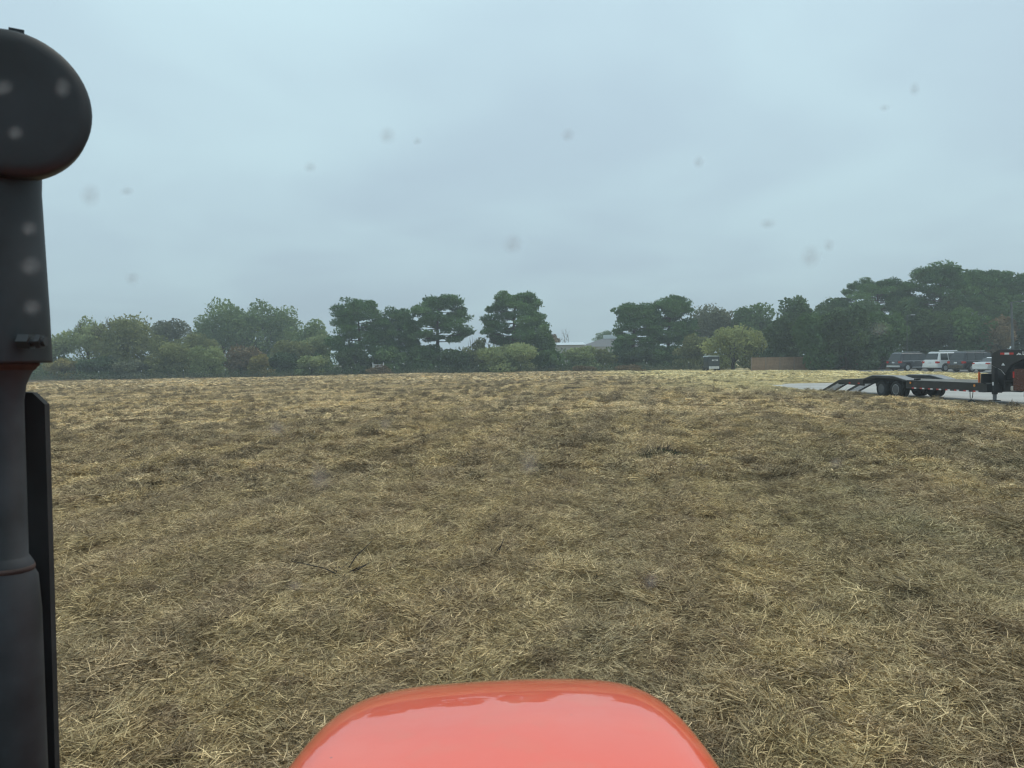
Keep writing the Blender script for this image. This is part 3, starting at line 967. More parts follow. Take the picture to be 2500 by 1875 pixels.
broadleaf("oak_tree", "green oak closing the gap under the tallest pine", 2225, 56, 724, 117, "oak", 96, 0.1, 16, 5000, 0.2)
broadleaf("oak_tree", "green oak under the pine with gaps in its crown", 2335, 60, 718, 115, "dark", 97, 0.1, 16, 5000, 0.2)
broadleaf("oak_tree", "green oak behind the reddish-brown tree", 2440, 60, 716, 115, "oak", 98, 0.1, 16, 5000, 0.2)

# --- rough weeds along the foot of the tree line
def weeds(name, label, x0, x1, y0, y1, hmax, n, col, seed, leaf=0.11):
    g = np.random.default_rng(seed)
    x = x0 + (x1 - x0) * g.random(n); y = y0 + (y1 - y0) * g.random(n)
    hh = hmax * (0.35 + 0.65 * vnoise(x * 0.6, y * 0.6, seed))
    z = gz(x, y) + hh * g.random(n) ** 1.3
    V = leaf_quads(g, np.stack([x, y, z], -1), np.full(n, leaf), 0.35, np.tile(np.array([0, 0, 0.8]), (n, 1)))
    tone = np.clip(vnoise(x * 0.3, y * 0.3, seed + 1) + g.normal(0, 0.2, n), 0, 1)
    tag(obj(name, foliage_mesh(name, [V], [tone]), GREEN[col], None), label, "weeds", kind="stuff")


weeds("undergrowth", "rough grey-brown weeds along the foot of the tree line", -95, 34, 114.5, 119, 1.1, 16000, "grey", 5)
weeds("undergrowth_green", "dull green weeds mixed in below the trees", -95, 34, 116, 122, 1.7, 12000, "dark", 6, 0.16)
weeds("woodland", "dense shady undergrowth behind the front row of trees", -115, 46, 129, 136, 4.6, 26000, "oak", 7, 0.26)
weeds("woodland_by_lot", "dense shady undergrowth behind the fence and parking lot", 34, 110, 107, 112, 4.2, 16000, "dark", 8, 0.24)
for i, (u, hw, vt, lab) in enumerate([
    (925, 38, 890, "rusty dead weeds around the pale rail gate"),
    (1425, 34, 892, "rusty dead weeds below the light green hedge bush"),
    (1535, 44, 890, "rusty dead weeds along the wire fence below the narrow pine"),
]):
    broadleaf("weed_patch", lab, u, hw, vt, 115.2, "russet", 110 + i, 0.02, 8, 1500, 0.12, cat="weeds")
# ------------------------------------------------------------------ fences, buildings, poles
def box_c(name, c, s, mat, parent=None, bevel=0.0):
    return box(name, (c[0] - s[0] / 2, c[0] + s[0] / 2, c[1] - s[1] / 2, c[1] + s[1] / 2, c[2] - s[2] / 2, c[2] + s[2] / 2), mat, parent, bevel)


M["post_steel"] = plain("post_steel", (0.05, 0.07, 0.055), 0.7, vary=0.3)
wf = empty("wire_fence", (0, 113.2, 0))
xs = [gx(1477, 113.2) + 6.2 * k for k in range(-14, 3)]
bm = bmesh.new(); box_bm(bm, -0.035, 0.035, -0.02, 0.02, -0.3, 1.12); post_me = bm_mesh("post", bm)
bm = bmesh.new(); box_bm(bm, -0.04, 0.04, -0.025, 0.025, 1.12, 1.3); tip_me = bm_mesh("post_tip", bm)
for i, x in enumerate(xs):
    p = obj("post", post_me, M["post_steel"], wf, (x, 0, 0), (0, 0.03 * math.sin(i * 2.3), 0))
    obj("post_tip", tip_me, M["white_trim"], p)
for z in (0.35, 0.62, 0.88, 1.1):
    t = Tubes(); t.add([(xs[0], -0.03, z), (xs[-1], -0.03, z)], [0.005, 0.005], 4)
    t.build("wire", M["post_steel"], wf)
tag(wf, "wire fence on thin steel posts with white tips before the trees", "fence")

M["fence_wood"] = plain("fence_wood", (0.29, 0.195, 0.13), 0.85, vary=0.22, scale=3.0)
M["fence_post"] = plain("fence_post", (0.27, 0.215, 0.165), 0.85, vary=0.2)
M["fence_cap"] = plain("fence_cap", (0.10, 0.075, 0.06), 0.85)
fa, fb = Vector((gx(1835, 100.5), 100.5)), Vector((gx(2180, 101.5), 101.5))
fl = (fb - fa).length
fen = empty("panel_fence", (fa.x, fa.y, 0), math.atan2(fb.y - fa.y, fb.x - fa.x))
npan = 10; pw = fl / npan
bm = bmesh.new()
nb = 11
for k in range(nb):
    bw = (pw - 0.12) / nb
    box_bm(bm, k * bw + 0.006, (k + 1) * bw - 0.006, -0.012 - 0.006 * (k % 2), 0.012 - 0.006 * (k % 2), 0.02, 1.80)
pan_me = bm_mesh("panel", bm)
bm = bmesh.new(); box_bm(bm, -0.06, 0.06, -0.07, 0.06, -0.2, 1.86); fp_me = bm_mesh("fence_post", bm)
for k in range(npan + 1):
    obj("fence_post", fp_me, M["fence_post"], fen, (k * pw, 0, 0))
    if k < npan:
        obj("panel", pan_me, M["fence_wood"], fen, (k * pw + 0.06, 0, 0))
        box("cap_rail", (k * pw + 0.065, (k + 1) * pw - 0.065, -0.05, 0.05, 1.802, 1.85), M["fence_cap"], fen)
tag(fen, "brown board fence running from the yellow-green tree to the parking lot", "fence")

M["roof_grey"] = plain("roof_grey", (0.13, 0.135, 0.14), 0.8, vary=0.12, scale=2)
M["roof_metal"] = plain("roof_metal", (0.62, 0.68, 0.70), 0.35, metal=0.3, vary=0.06)
M["wall_pale"] = plain("wall_pale", (0.42, 0.40, 0.36), 0.8, vary=0.1)


def house(label, u0, u1, v_eave, v_ridge, d, depth, roofmat, hip, ridge_cap=False):
    x0, x1 = gx(u0, d), gx(u1, d)
    ze = zat((u0 + u1) / 2, v_eave, d); zr = zat((u0 + u1) / 2, v_ridge, d + depth / 2)
    root = empty("house", (x0, d, 0))
    w = x1 - x0
    box("wall", (0.3, w - 0.3, 0.3, depth - 0.3, -0.2, ze - 0.02), M["wall_pale"], root)
    h = min(hip, w * 0.45)
    bm = bmesh.new()
    v = [bm.verts.new(p) for p in ((0, 0, ze), (w, 0, ze), (w, depth, ze), (0, depth, ze), (h, depth / 2, zr), (w - h * 0.2, depth / 2, zr))]
    for f in ((0, 1, 5, 4), (1, 2, 5), (2, 3, 4, 5), (3, 0, 4), (3, 2, 1, 0)):
        bm.faces.new([v[i] for i in f])
    rf = obj("roof", bm_mesh("roof", bm), roofmat, root)
    if ridge_cap:
        box("ridge_vent", (h + 0.1, w - h * 0.2, depth / 2 - 0.5, depth / 2 + 0.5, zr - 0.1, zr + 0.75), M["roof_metal"], rf)
    for k in range(3):
        xx = w * (0.2 + 0.28 * k)
        wnd = box("window", (xx, xx + 0.9, 0.24, 0.31, 1.0, 2.1), M["white_trim"], root)
        box("pane", (xx + 0.08, xx + 0.82, 0.225, 0.238, 1.08, 2.02), M["glass_dark"], wnd)
    dr = box("door", (w * 0.9 - 0.5, w * 0.9 + 0.4, 0.24, 0.31, 0.0, 2.05), M["fence_cap"], root)
    tag(root, label, "house")


house("low house with pale metal roof behind the dark ivy-covered tree", 1346, 1432, 842, 836, 160, 9, M["roof_metal"], 1.0)
house("house with hipped grey shingle roof beside the narrow pine", 1418, 1560, 846, 826, 172, 12, M["roof_grey"], 6.0, True)

# rail gate glimpsed in the bushes
gt = empty("rail_gate", (gx(913, 116), 115.4, 0))
gw = 1.6
for k, z in enumerate((1.15, 1.35, 1.55)):
    box("rail", (0.05, gw - 0.05, -0.03, 0.03, z - 0.06, z + 0.06), M["white_trim"], gt)
for x in (0, gw):
    box("gate_post", (x - 0.05, x + 0.05, -0.05, 0.05, -0.2, 1.9), M["white_trim"], gt)
tag(gt, "small pale rail gate among rusty weeds below the short pine", "gate")

M["pole_grey"] = plain("pole_grey", (0.10, 0.105, 0.10), 0.75, vary=0.2)


def lamp_post(label, u, d, vtop, arm, rad0, lean=0.0):
    H = zat(u, vtop, d)
    root = empty("lamp_post", (gx(u, d), d, 0)); root.rotation_euler = (0, lean, 0)
    t = Tubes(); t.add([(0, 0, -0.3), (0, 0, H * 0.5), (0, 0, H)], [rad0, rad0 * 0.85, rad0 * 0.65], 10)
    t.build("pole", M["pole_grey"], root)
    t = Tubes(); t.add([(0, 0, H - 0.1), (arm * 0.6, 0, H), (arm, 0, H + 0.02)], [0.05, 0.045, 0.04], 6)
    t.build("lamp_arm", M["pole_grey"], root)
    box_c("lamp_head", (arm * 1.0, 0, H), (0.55, 0.28, 0.12), M["steel"], root, 0.03)
    box("base_plate", (-rad0 * 1.6, rad0 * 1.6, -rad0 * 1.6, rad0 * 1.6, -0.02, 0.12), M["pole_grey"], root)
    tag(root, label, "lamp post", "lamp posts behind the parked cars")


lamp_post("thin lamp post rising behind the dark parked SUV", 2215, 96, 769, 0.7, 0.05)
lamp_post("stout leaning pole with lamp arm above the truck", 2475, 92, 737, 1.5, 0.17, R(-2.2))

# ------------------------------------------------------------------ wheels and cars
def tyre_profile(r, w):
    b = w / 2
    return [(r * 0.56, -b * 0.8), (r * 0.62, -b * 0.98), (r * 0.85, -b), (r * 0.96, -b * 0.86), (r, -b * 0.6), (r, b * 0.6), (r * 0.96, b * 0.86), (r * 0.85, b), (r * 0.62, b * 0.98), (r * 0.56, b * 0.8)]


_wheel_cache = {}
M["dish_steel"] = plain("dish_steel", (0.085, 0.09, 0.095), 0.5, vary=0.3)


def wheel(parent, c, r, w, rim_mat, side, spokes=6, dish=0.0):
    """Wheel turning about local Y; side is -1 for the face towards -Y."""
    key = (r, w, rim_mat.name, side, spokes, dish)
    if key not in _wheel_cache:
        bm = bmesh.new(); lathe_bm(bm, tyre_profile(r, w), 28, 'Y')
        tm = bm_mesh("tyre", bm, True)
        bm = bmesh.new()
        f = side * w * 0.5
        # barrel and lip
        lathe_bm(bm, [(r * 0.60, f * 0.96), (r * 0.57, f * 0.98), (r * 0.53, f * 0.8), (r * 0.50, f * (0.2 + 0.0 * dish))], 24, 'Y')
        lathe_bm(bm, [(r * 0.18, f * (0.75 - dish)), (r * 0.16, f * (0.95 - dish)), (0.001, f * (0.97 - dish))], 14, 'Y')
        if spokes:
            for k in range(spokes):
                a = 2 * math.pi * k / spokes
                q = [(-0.055 * r, 0.14 * r), (0.055 * r, 0.14 * r), (0.09 * r, 0.53 * r), (-0.09 * r, 0.53 * r)]
                vs = []
                for yy in (f * 0.55, f * 0.80):
                    vs.append([bm.verts.new((px * math.cos(a) - pz * math.sin(a), yy, px * math.sin(a) + pz * math.cos(a))) for px, pz in q])
                bm.faces.new(vs[0]); bm.faces.new(vs[1])
                for i in range(4):
                    j = (i + 1) % 4
                    bm.faces.new((vs[0][i], vs[0][j], vs[1][j], vs[1][i]))
        else:
            lathe_bm(bm, [(r * 0.505, f * (0.62 - dish)), (r * 0.34, f * (0.50 - dish)), (r * 0.18, f * (0.72 - dish))], 24, 'Y')
        rm = bm_mesh("rim", bm, False)
        rm.materials.append(rim_mat)
        if not spokes:
            rm.materials.append(M["dish_steel"])
            for p_ in rm.polygons:
                if math.hypot(p_.center.x, p_.center.z) < r * 0.46: p_.material_index = 1
        bm = bmesh.new(); lathe_bm(bm, [(0.001, -f * 0.3), (r * 0.55, -f * 0.3), (r * 0.55, f * 0.2), (0.001, f * 0.2)], 20, 'Y')
        _wheel_cache[key] = (tm, rm, bm_mesh("brake_drum", bm))
    tm, rm, dm = _wheel_cache[key]
    root = empty("wheel", c, 0, parent)
    obj("tyre", tm, M["rubber"], root); obj("rim", rm, rim_mat, root); obj("brake_drum", dm, M["black_paint"], root)
    return root


def arch_outline(pts_top, zb, x_rear, x_front, wheels, ra):
    """Side outline with round wheel openings cut from the sill."""
    out = list(pts_top)
    out.append((x_front, zb))
    for cx in sorted(wheels, reverse=True):
        zc = 0.36
        half = math.sqrt(max(0.01, ra * ra - (zb - zc) ** 2))
        a0 = math.atan2(zb - zc, half); a1 = math.pi - a0
        for k in range(9):
            a = a0 + (a1 - a0) * k / 8
            out.append((cx + ra * math.cos(a), zc + ra * math.sin(a)))
    out.append((x_rear, zb))
    return out


def hexa(name, b, t, mat, parent, bevel=0.04):
    """Cabin: bottom (x0,x1,halfwidth,z) to top (x0,x1,halfwidth,z)."""
    bm = bmesh.new()
    vs = []
    for (x0, x1, hw, z) in (b, t):
        vs.append([bm.verts.new(p) for p in ((x0, -hw, z), (x1, -hw, z), (x1, hw, z), (x0, hw, z))])
    bm.faces.new(vs[0][::-1]); bm.faces.new(vs[1])
    for i in range(4):
        j = (i + 1) % 4
        bm.faces.new((vs[0][i], vs[0][j], vs[1][j], vs[1][i]))
    es = [e for e in bm.edges if not all(abs(v.co.z - b[3]) < 1e-6 for v in e.verts)]
    bmesh.ops.bevel(bm, geom=es, offset=bevel, segments=3, affect='EDGES')
    return obj(name, bm_mesh(name, bm), mat, parent)


def quad_panel(name, P, mat, parent, thick=0.012):
    """A thin pane on four corner points, pushed along its own normal."""
    P = [Vector(p) for p in P]
    n = (P[1] - P[0]).cross(P[3] - P[0]).normalized() * thick
    bm = bmesh.new()
    a = [bm.verts.new(p - n) for p in P]; b = [bm.verts.new(p + n) for p in P]
    bm.faces.new(a[::-1]); bm.faces.new(b)
    for i in range(4):
        j = (i + 1) % 4
        bm.faces.new((a[i], a[j], b[j], b[i]))
    return obj(name, bm_mesh(name, bm), mat, parent)


def car(name, label, cat, corner, heading, paint, kind):
    """corner: ground point of the rear corner nearest the camera; the car points along heading."""
    S = dict(
        suv=dict(L=5.3, W=2.02, zb=0.42, belt=1.12, H=1.98, r=0.40, wb=(-1.62, 1.62), lower=[(2.62, 0.62), (2.60, 0.98), (1.35, 1.14), (-2.58, 1.14), (-2.65, 0.72)], cab=(-2.55, 1.35), roof=(-2.20, 0.50), ins=0.20, split=(-2.22, -1.22, -0.18, 0.78)),
        sedan=dict(L=4.8, W=1.84, zb=0.32, belt=0.98, H=1.45, r=0.33, wb=(-1.42, 1.42), lower=[(2.40, 0.50), (2.36, 0.72), (1.25, 0.94), (-1.45, 0.99), (-2.30, 1.02), (-2.40, 0.82), (-2.38, 0.5)], cab=(-1.75, 1.25), roof=(-0.95, 0.42), ins=0.17, split=(-1.25, -0.30, 0.62)),
    )[kind]
    hv = Vector((math.cos(heading), math.sin(heading))); lv = Vector((-hv.y, hv.x))
    c = Vector(corner) + hv * S["L"] / 2 + lv * S["W"] / 2
    root = empty(name, (c.x, c.y, 0.02), heading)
    root.scale = (1.06, 1.06, 1.08) if kind == "suv" else (1.03, 1.03, 1.06)
    hw = S["W"] / 2; ra = S["r"] + 0.09
    out = arch_outline(S["lower"][::-1] if False else S["lower"], S["zb"], S["lower"][-1][0], S["lower"][0][0], S["wb"], ra)
    # order: front top -> rear top, then rear sill, arches, front sill
    out = S["lower"] + [(S["lower"][-1][0] + 0.05, S["zb"])]
    for cx in S["wb"]:
        zc = S["r"]
        half = math.sqrt(ra * ra - (S["zb"] - zc) ** 2)
        a0 = math.atan2(S["zb"] - zc, half)
        for k in range(11):
            a = math.pi - a0 - (math.pi - 2 * a0) * k / 10
            out.append((cx + ra * math.cos(a), zc + ra * math.sin(a)))
    out.append((S["lower"][0][0] - 0.05, S["zb"]))
    bm = bmesh.new()
    prism_bm(bm, out, -hw, hw)
    es = [e for e in bm.edges if abs(e.verts[0].co.y - e.verts[1].co.y) < 1e-6 and e.verts[0].co.z > S["zb"] + 0.1 and e.verts[1].co.z > S["zb"] + 0.1
          and min(abs(e.verts[0].co.x - w_) for w_ in S["wb"]) + 0 > -1 and (e.verts[0].co.z > 0.62 and e.verts[1].co.z > 0.62) and
          not any(abs((e.verts[0].co - Vector((w_, e.verts[0].co.y, S["r"]))).length - ra) < 0.02 for w_ in S["wb"])]
    bmesh.ops.bevel(bm, geom=es, offset=0.07, segments=3, affect='EDGES')
    obj("body", bm_mesh("body", bm), paint, root)
    box("underbody", (-S["L"] / 2 + 0.3, S["L"] / 2 - 0.3, -hw + 0.3, hw - 0.3, 0.25, S["zb"] + 0.15), M["black_paint"], root)
    b0, b1 = S["cab"]; t0, t1 = S["roof"]; zb_, zt = S["belt"] - 0.02, S["H"]
    wi, wt = hw - 0.05, hw - S["ins"]
    hexa("cabin", (b0, b1, wi, zb_), (t0, t1, wt, zt), paint, root, 0.12)
    def side(x, f, sy, off=0.012):
        """Point on the cabin side; f is the share of its height."""
        return (x, sy * (wi + (wt - wi) * f + off), zb_ + (zt - zb_) * f)
    def xr(f): return b0 + (t0 - b0) * f
    def xf(f): return b1 + (t1 - b1) * f
    f0, f1 = 0.10, 0.86
    for sy in (-1, 1):
        sp = S["split"]
        for k in range(len(sp)):
            last = k == len(sp) - 1
            xa = sp[k] + 0.05
            xa0 = max(xa, xr(f0) + 0.12) if k == 0 else xa
            xa1 = max(xa, xr(f1) + 0.14) if k == 0 else xa
            if last: xb0, xb1 = xf(f0) - 0.14, xf(f1) - 0.10
            else: xb0 = xb1 = sp[k + 1] - 0.05
            if xb1 - xa1 < 0.06: xb1 = xa1 + 0.06
            quad_panel("side_window", [side(xa0, f0, sy), side(xb0, f0, sy), side(xb1, f1, sy), side(xa1, f1, sy)], M["glass_dark"], root)
        for cx in S["wb"]:
            wheel(root, (cx, sy * (hw - 0.12), S["r"]), S["r"], 0.24, M["alloy"], sy, 6)
        box("taillight", tuple(sorted((-S["L"] / 2 + 0.0, -S["L"] / 2 + 0.30))) + tuple(sorted((sy * (hw - 0.30), sy * (hw + 0.008)))) + ((0.86, 1.06) if kind == "suv" else (0.80, 0.95)), M["red_lamp"], root, 0.02)
        box("mirror", (b1 - 0.45, b1 - 0.28) + tuple(sorted((sy * (hw - 0.02), sy * (hw + 0.2)))) + (S["belt"] + 0.02, S["belt"] + 0.2), M["black_paint"], root, 0.03)
        box("headlight", (S["L"] / 2 - 0.35, S["L"] / 2 - 0.02) + tuple(sorted((sy * (hw - 0.45), sy * (hw - 0.06)))) + ((0.78, 0.94) if kind == "suv" else (0.58, 0.70)), M["plate"], root, 0.02)
        if kind == "suv":
            box("roof_rail", (t0 + 0.3, t1 - 0.3) + tuple(sorted((sy * (wt - 0.16), sy * (wt - 0.11)))) + (zt + 0.03, zt + 0.075), M["alloy"], root, 0.01)
        box("belt_trim", (-S["L"] / 2 + 0.45, b1 - 0.2) + tuple(sorted((sy * (hw - 0.03), sy * (hw + 0.012)))) + (S["belt"] - 0.055, S["belt"] - 0.015), M["alloy"] if kind == "suv" else paint, root)
        for k in range(2):
            xx = -0.95 + 1.05 * k
            box("door_handle", (xx, xx + 0.16) + tuple(sorted((sy * (hw - 0.005), sy * (hw + 0.03)))) + (S["belt"] - 0.16, S["belt"] - 0.12), M["alloy"], root)
        box("sill_trim", (S["wb"][0] + ra + 0.08, S["wb"][1] - ra - 0.08) + tuple(sorted((sy * (hw - 0.06), sy * (hw + 0.03)))) + (S["zb"] - 0.04, S["zb"] + 0.03), M["alloy"], root, 0.01)
    # rear and front glass lie on the slanted cabin ends
    def end(f, xfun, y, off): return (xfun(f) + off, y * (wi + (wt - wi) * f - 0.10), zb_ + (zt - zb_) * f)
    quad_panel("rear_window", [end(f0 + 0.05, xr, 1, -0.01), end(f0 + 0.05, xr, -1, -0.01), end(f1, xr, -1, -0.01), end(f1, xr, 1, -0.01)], M["glass_dark"], root)
    quad_panel("windscreen", [end(f0, xf, -1, 0.01), end(f0, xf, 1, 0.01), end(f1, xf, 1, 0.01), end(f1, xf, -1, 0.01)], M["glass_dark"], root)
    zr = 0.86 if kind == "suv" else 0.72
    box("number_plate", (-S["L"] / 2 - 0.02, -S["L"] / 2 + 0.06, -0.16, 0.16, zr, zr + 0.15), M["plate"], root)
    box("rear_bumper", (-S["L"] / 2 - 0.06, -S["L"] / 2 + 0.3, -hw + 0.06, hw - 0.06, S["zb"] + 0.02, S["zb"] + 0.2), M["silver_paint"] if paint is M["charcoal_paint"] else paint, root, 0.03)
    tag(root, label, cat, "cars parked beyond the lawn")
    return root


HD = R(15)
row0 = Vector((44.5, 88.0)); rdir = Vector((0.24, -0.97)).normalized()
def slot(t): return tuple(row0 + rdir * t)
car("parked_suv", "charcoal SUV at the far end of the row of parked cars", "SUV", slot(0.0), HD, M["charcoal_paint"], "suv")
wsuv = car("parked_suv", "white SUV with tinted windows in the row of parked cars", "SUV", slot(5.5), HD, M["white_paint"], "suv")
car("parked_suv", "black SUV between the white SUV and the white sedan", "SUV", slot(9.0), HD, M["navy_paint"], "suv")
car("parked_sedan", "white sedan parked next to the black SUV", "sedan", slot(11.9), HD, M["white_paint"], "sedan")
car("parked_suv", "maroon SUV mostly hidden behind the trailer's gooseneck", "SUV", slot(14.9), HD, M["maroon_paint"], "suv")
car("parked_sedan", "maroon sedan parked behind the truck bed", "sedan", slot(18.2), HD, M["maroon_paint"], "sedan")
box("roof_box", (-1.0, 0.35, -0.55, 0.55, 2.06, 2.16), M["white_paint"], wsuv, 0.04)

# ------------------------------------------------------------------ small utility vehicle by the fence
ux, uy = gx(1740, 105), 105.0
ut = empty("utility_vehicle", (ux, uy, 0.0), R(4))
M["utv"] = plain("utv_paint", (0.035, 0.05, 0.055), 0.5, vary=0.2)
M["utv_roof"] = plain("utv_roof", (0.40, 0.46, 0.46), 0.4)
bm = bmesh.new()
prism_bm(bm, [(-0.80, 0.70), (0.80, 0.70), (0.84, 1.25), (0.76, 2.02), (-0.76, 2.02), (-0.84, 1.25)], -0.55, 1.4)
bmesh.ops.bevel(bm, geom=list(bm.edges), offset=0.06, segments=2, affect='EDGES')
obj("cab", bm_mesh("cab", bm), M["utv"], ut)
bm = bmesh.new()
prism_bm(bm, [(-0.82, 2.02), (0.82, 2.02), (0.70, 2.12), (0.2, 2.16), (-0.2, 2.16), (-0.70, 2.10)], -0.65, 1.5)
obj("roof", bm_mesh("roof", bm), M["utv_roof"], ut)
for k, (a, b) in enumerate(((-0.68, -0.36), (-0.34, 0.20), (0.22, 0.50), (0.52, 0.72))):
    box("lower_panel", (a, b, -0.64, -0.56, 0.36, 0.70), M["white_trim"], ut, 0.01)
box("bed", (-0.9, 0.9, -0.555, 1.7, 0.42, 0.72), M["utv"], ut, 0.02)
for x in (-0.16, 0.48):
    lathe("lamp", [(0.001, -0.60), (0.085, -0.60), (0.095, -0.55)], M["refl_white"], ut, 16, 'Y', (x, 0, 1.52), False)
bm = bmesh.new()
for b in ((-0.03, 0.36, 1.60, 1.64), (-0.03, 0.36, 1.42, 1.46), (-0.03, 0.01, 1.461, 1.599), (0.32, 0.36, 1.461, 1.599)):
    box_bm(bm, b[0], b[1], -0.60, -0.56, b[2], b[3])
obj("grille_frame", bm_mesh("grille_frame", bm), M["refl_white"], ut)
for sx in (-0.78, 0.78):
    for yy in (-0.25, 1.2):
        w = wheel(ut, (sx, yy, 0.31), 0.31, 0.26, M["black_paint"], 1 if sx < 0 else -1, 0)
        w.rotation_euler = (0, 0, R(90))
tag(ut, "small dark utility vehicle with pale roof parked by the yellow-green tree", "utility vehicle")
# ------------------------------------------------------------------ gooseneck flatbed trailer on the drive
TH = math.atan2(-0.9887, 0.15)
near_pt = Vector((18.3, 37.5)); aside = Vector((0.9887, 0.15))
tc = near_pt + aside * 1.25
tr = empty("flatbed_trailer", (tc.x, tc.y, 0.02), TH)
BP, DK = M["black_paint"], M["deck"]
M["deck_steel"] = plain("deck_steel", (0.20, 0.205, 0.21), 0.55, vary=0.3, scale=5)
M["rung_steel"] = plain("rung_steel", (0.42, 0.43, 0.44), 0.5, vary=0.25)
# main beams
for sy in (-1, 1):
    box("main_beam", (-1.9, 6.25) + tuple(sorted((sy * 0.42, sy * 0.56))) + (0.46, 0.835), BP, tr)
    # outer rail ahead of the wheels: a C-channel
    bm = bmesh.new()
    y0, y1 = sorted((sy * 1.17, sy * 1.25))
    box_bm(bm, 1.42, 6.25, y0, y1, 0.53, 0.83)
    box_bm(bm, 1.42, 6.25, y0 - 0.02, y1 + 0.02, 0.832, 0.87)
    box_bm(bm, 1.42, 6.25, y0 - 0.02, y1 + 0.02, 0.49, 0.528)
    obj("side_rail", bm_mesh("side_rail", bm), BP, tr)
    # dovetail rail behind the wheels
    prism("dovetail_rail", [(-1.92, 0.84), (-4.10, 0.74), (-4.10, 0.60), (-3.4, 0.52), (-1.92, 0.50)], *sorted((sy * 1.17, sy * 1.25)), BP, tr)
    # drive-over fender: bent top plate, outer lip and inner wall
    pf = [(-1.95, 0.845), (-1.10, 1.06), (0.50, 1.06), (1.50, 0.88)]
    inner = sy * 0.70; outer = sy * 1.30
    top = pf + [(x, z - 0.035) for x, z in pf[::-1]]
    fd = prism("drive_over_fender", top, *sorted((inner, outer)), M["deck_steel"], tr)
    lip = pf + [(1.50, 0.80), (0.55, 0.93), (-1.12, 0.93), (-1.95, 0.78)]
    prism("fender_lip", [(x, z - 0.036) for x, z in lip[:4]] + lip[4:], *sorted((outer - sy * 0.03, outer)), BP, fd)
    iw = [(x, z - 0.036) for x, z in pf]
    prism("fender_wall", iw + [(1.5, 0.80), (-1.95, 0.78)], *sorted((inner, inner + sy * 0.03)), BP, fd)
    for k, cx in enumerate((-0.56, 0.56)):
        rim = M["black_paint"] if k == 0 else M["alloy"]
        w = wheel(tr, (cx, sy * 1.08, 0.40), 0.40, 0.235, rim, sy, 0, 0.35 if k == 0 else 0.1)
        w2 = wheel(tr, (cx, sy * 0.81, 0.40), 0.40, 0.235, M["black_paint"], sy, 0, 0.1)
    box("mud_flap_bracket", (1.05, 1.12) + tuple(sorted((sy * 0.75, sy * 1.2))) + (0.42, 0.80), M["rubber"], tr)
    # marker lamps and conspicuity strips
    for xx in (1.75, 5.75):
        lathe("marker_lamp", [(0.001, 0.03), (0.045, 0.028), (0.055, 0.0)][::1], M["amber"], tr, 14, 'Y', (xx, sy * 1.255 - (0.03 if sy < 0 else 0.0), 0.755), False)
    for k in range(8):
        s0 = 1.85 + k * 0.545
        yy = tuple(sorted((sy * 1.2705, sy * 1.276)))
        box("red_strip", (s0, s0 + 0.15) + yy + (0.49, 0.55), M["refl_red"], tr)
        box("white_strip", (s0 + 0.152, s0 + 0.30) + yy + (0.49, 0.55), M["refl_white"], tr)
    for s0 in (-3.2, -2.4):
        box("red_strip", (s0, s0 + 0.15) + tuple(sorted((sy * 1.251, sy * 1.257))) + (0.58, 0.64), M["refl_red"], tr)
for k in range(14):
    s0 = -1.2 + 0.55 * k
    box("cross_member", (s0, s0 + 0.06, -1.16, 1.16, 0.68, 0.8), BP, tr)
for cx in (-0.56, 0.56):
    t = Tubes(); t.add([(cx, -1.1, 0.40), (cx, 1.1, 0.40)], [0.06, 0.06], 8); t.build("axle", BP, tr)
# plank deck between the fenders and full width ahead of them
for k in range(9):
    a = -1.155 + 2.31 * k / 9
    full = abs(a + 0.128) < 0.62
    box("deck_plank", ((-1.9 if full else 1.52), 6.22, a + 0.008, a + 2.31 / 9 - 0.008, 0.836 + 0.003 * (k % 3), 0.876 + 0.003 * (k % 3)), DK, tr)
prism("dovetail_deck", [(-1.92, 0.876), (-4.10, 0.775), (-4.10, 0.745), (-1.92, 0.845)], -1.16, 1.16, M["deck_steel"], tr)
# tail beam with lamps
box("tail_beam", (-4.18, -4.11, -1.25, 1.25, 0.50, 0.74), BP, tr)
for y in (-1.0, 1.0):
    box("tail_lamp", (-4.20, -4.181, y - 0.12, y + 0.12, 0.56, 0.64), M["red_lamp"], tr)
# two fold-down ramps with rungs
for yc in (-0.80, 0.80):
    rp = empty("ramp", (-4.2, yc, 0.70), 0, tr)
    ang_r = math.atan2(0.68, 1.85)
    rp.rotation_euler = (0, -ang_r, 0)
    ln = 1.97
    for sy in (-1, 1):
        bm = bmesh.new(); box_bm(bm, -ln, 0, sy * 0.36 - 0.03, sy * 0.36 + 0.03, -0.06, 0.05)
        obj("ramp_rail", bm_mesh("ramp_rail", bm), BP, rp)
    for k in range(9):
        bm = bmesh.new(); xk = -0.12 - k * 0.215
        box_bm(bm, xk - 0.035, xk + 0.035, -0.329, 0.329, -0.01, 0.045)
        obj("rung", bm_mesh("rung", bm), M["rung_steel"], rp)
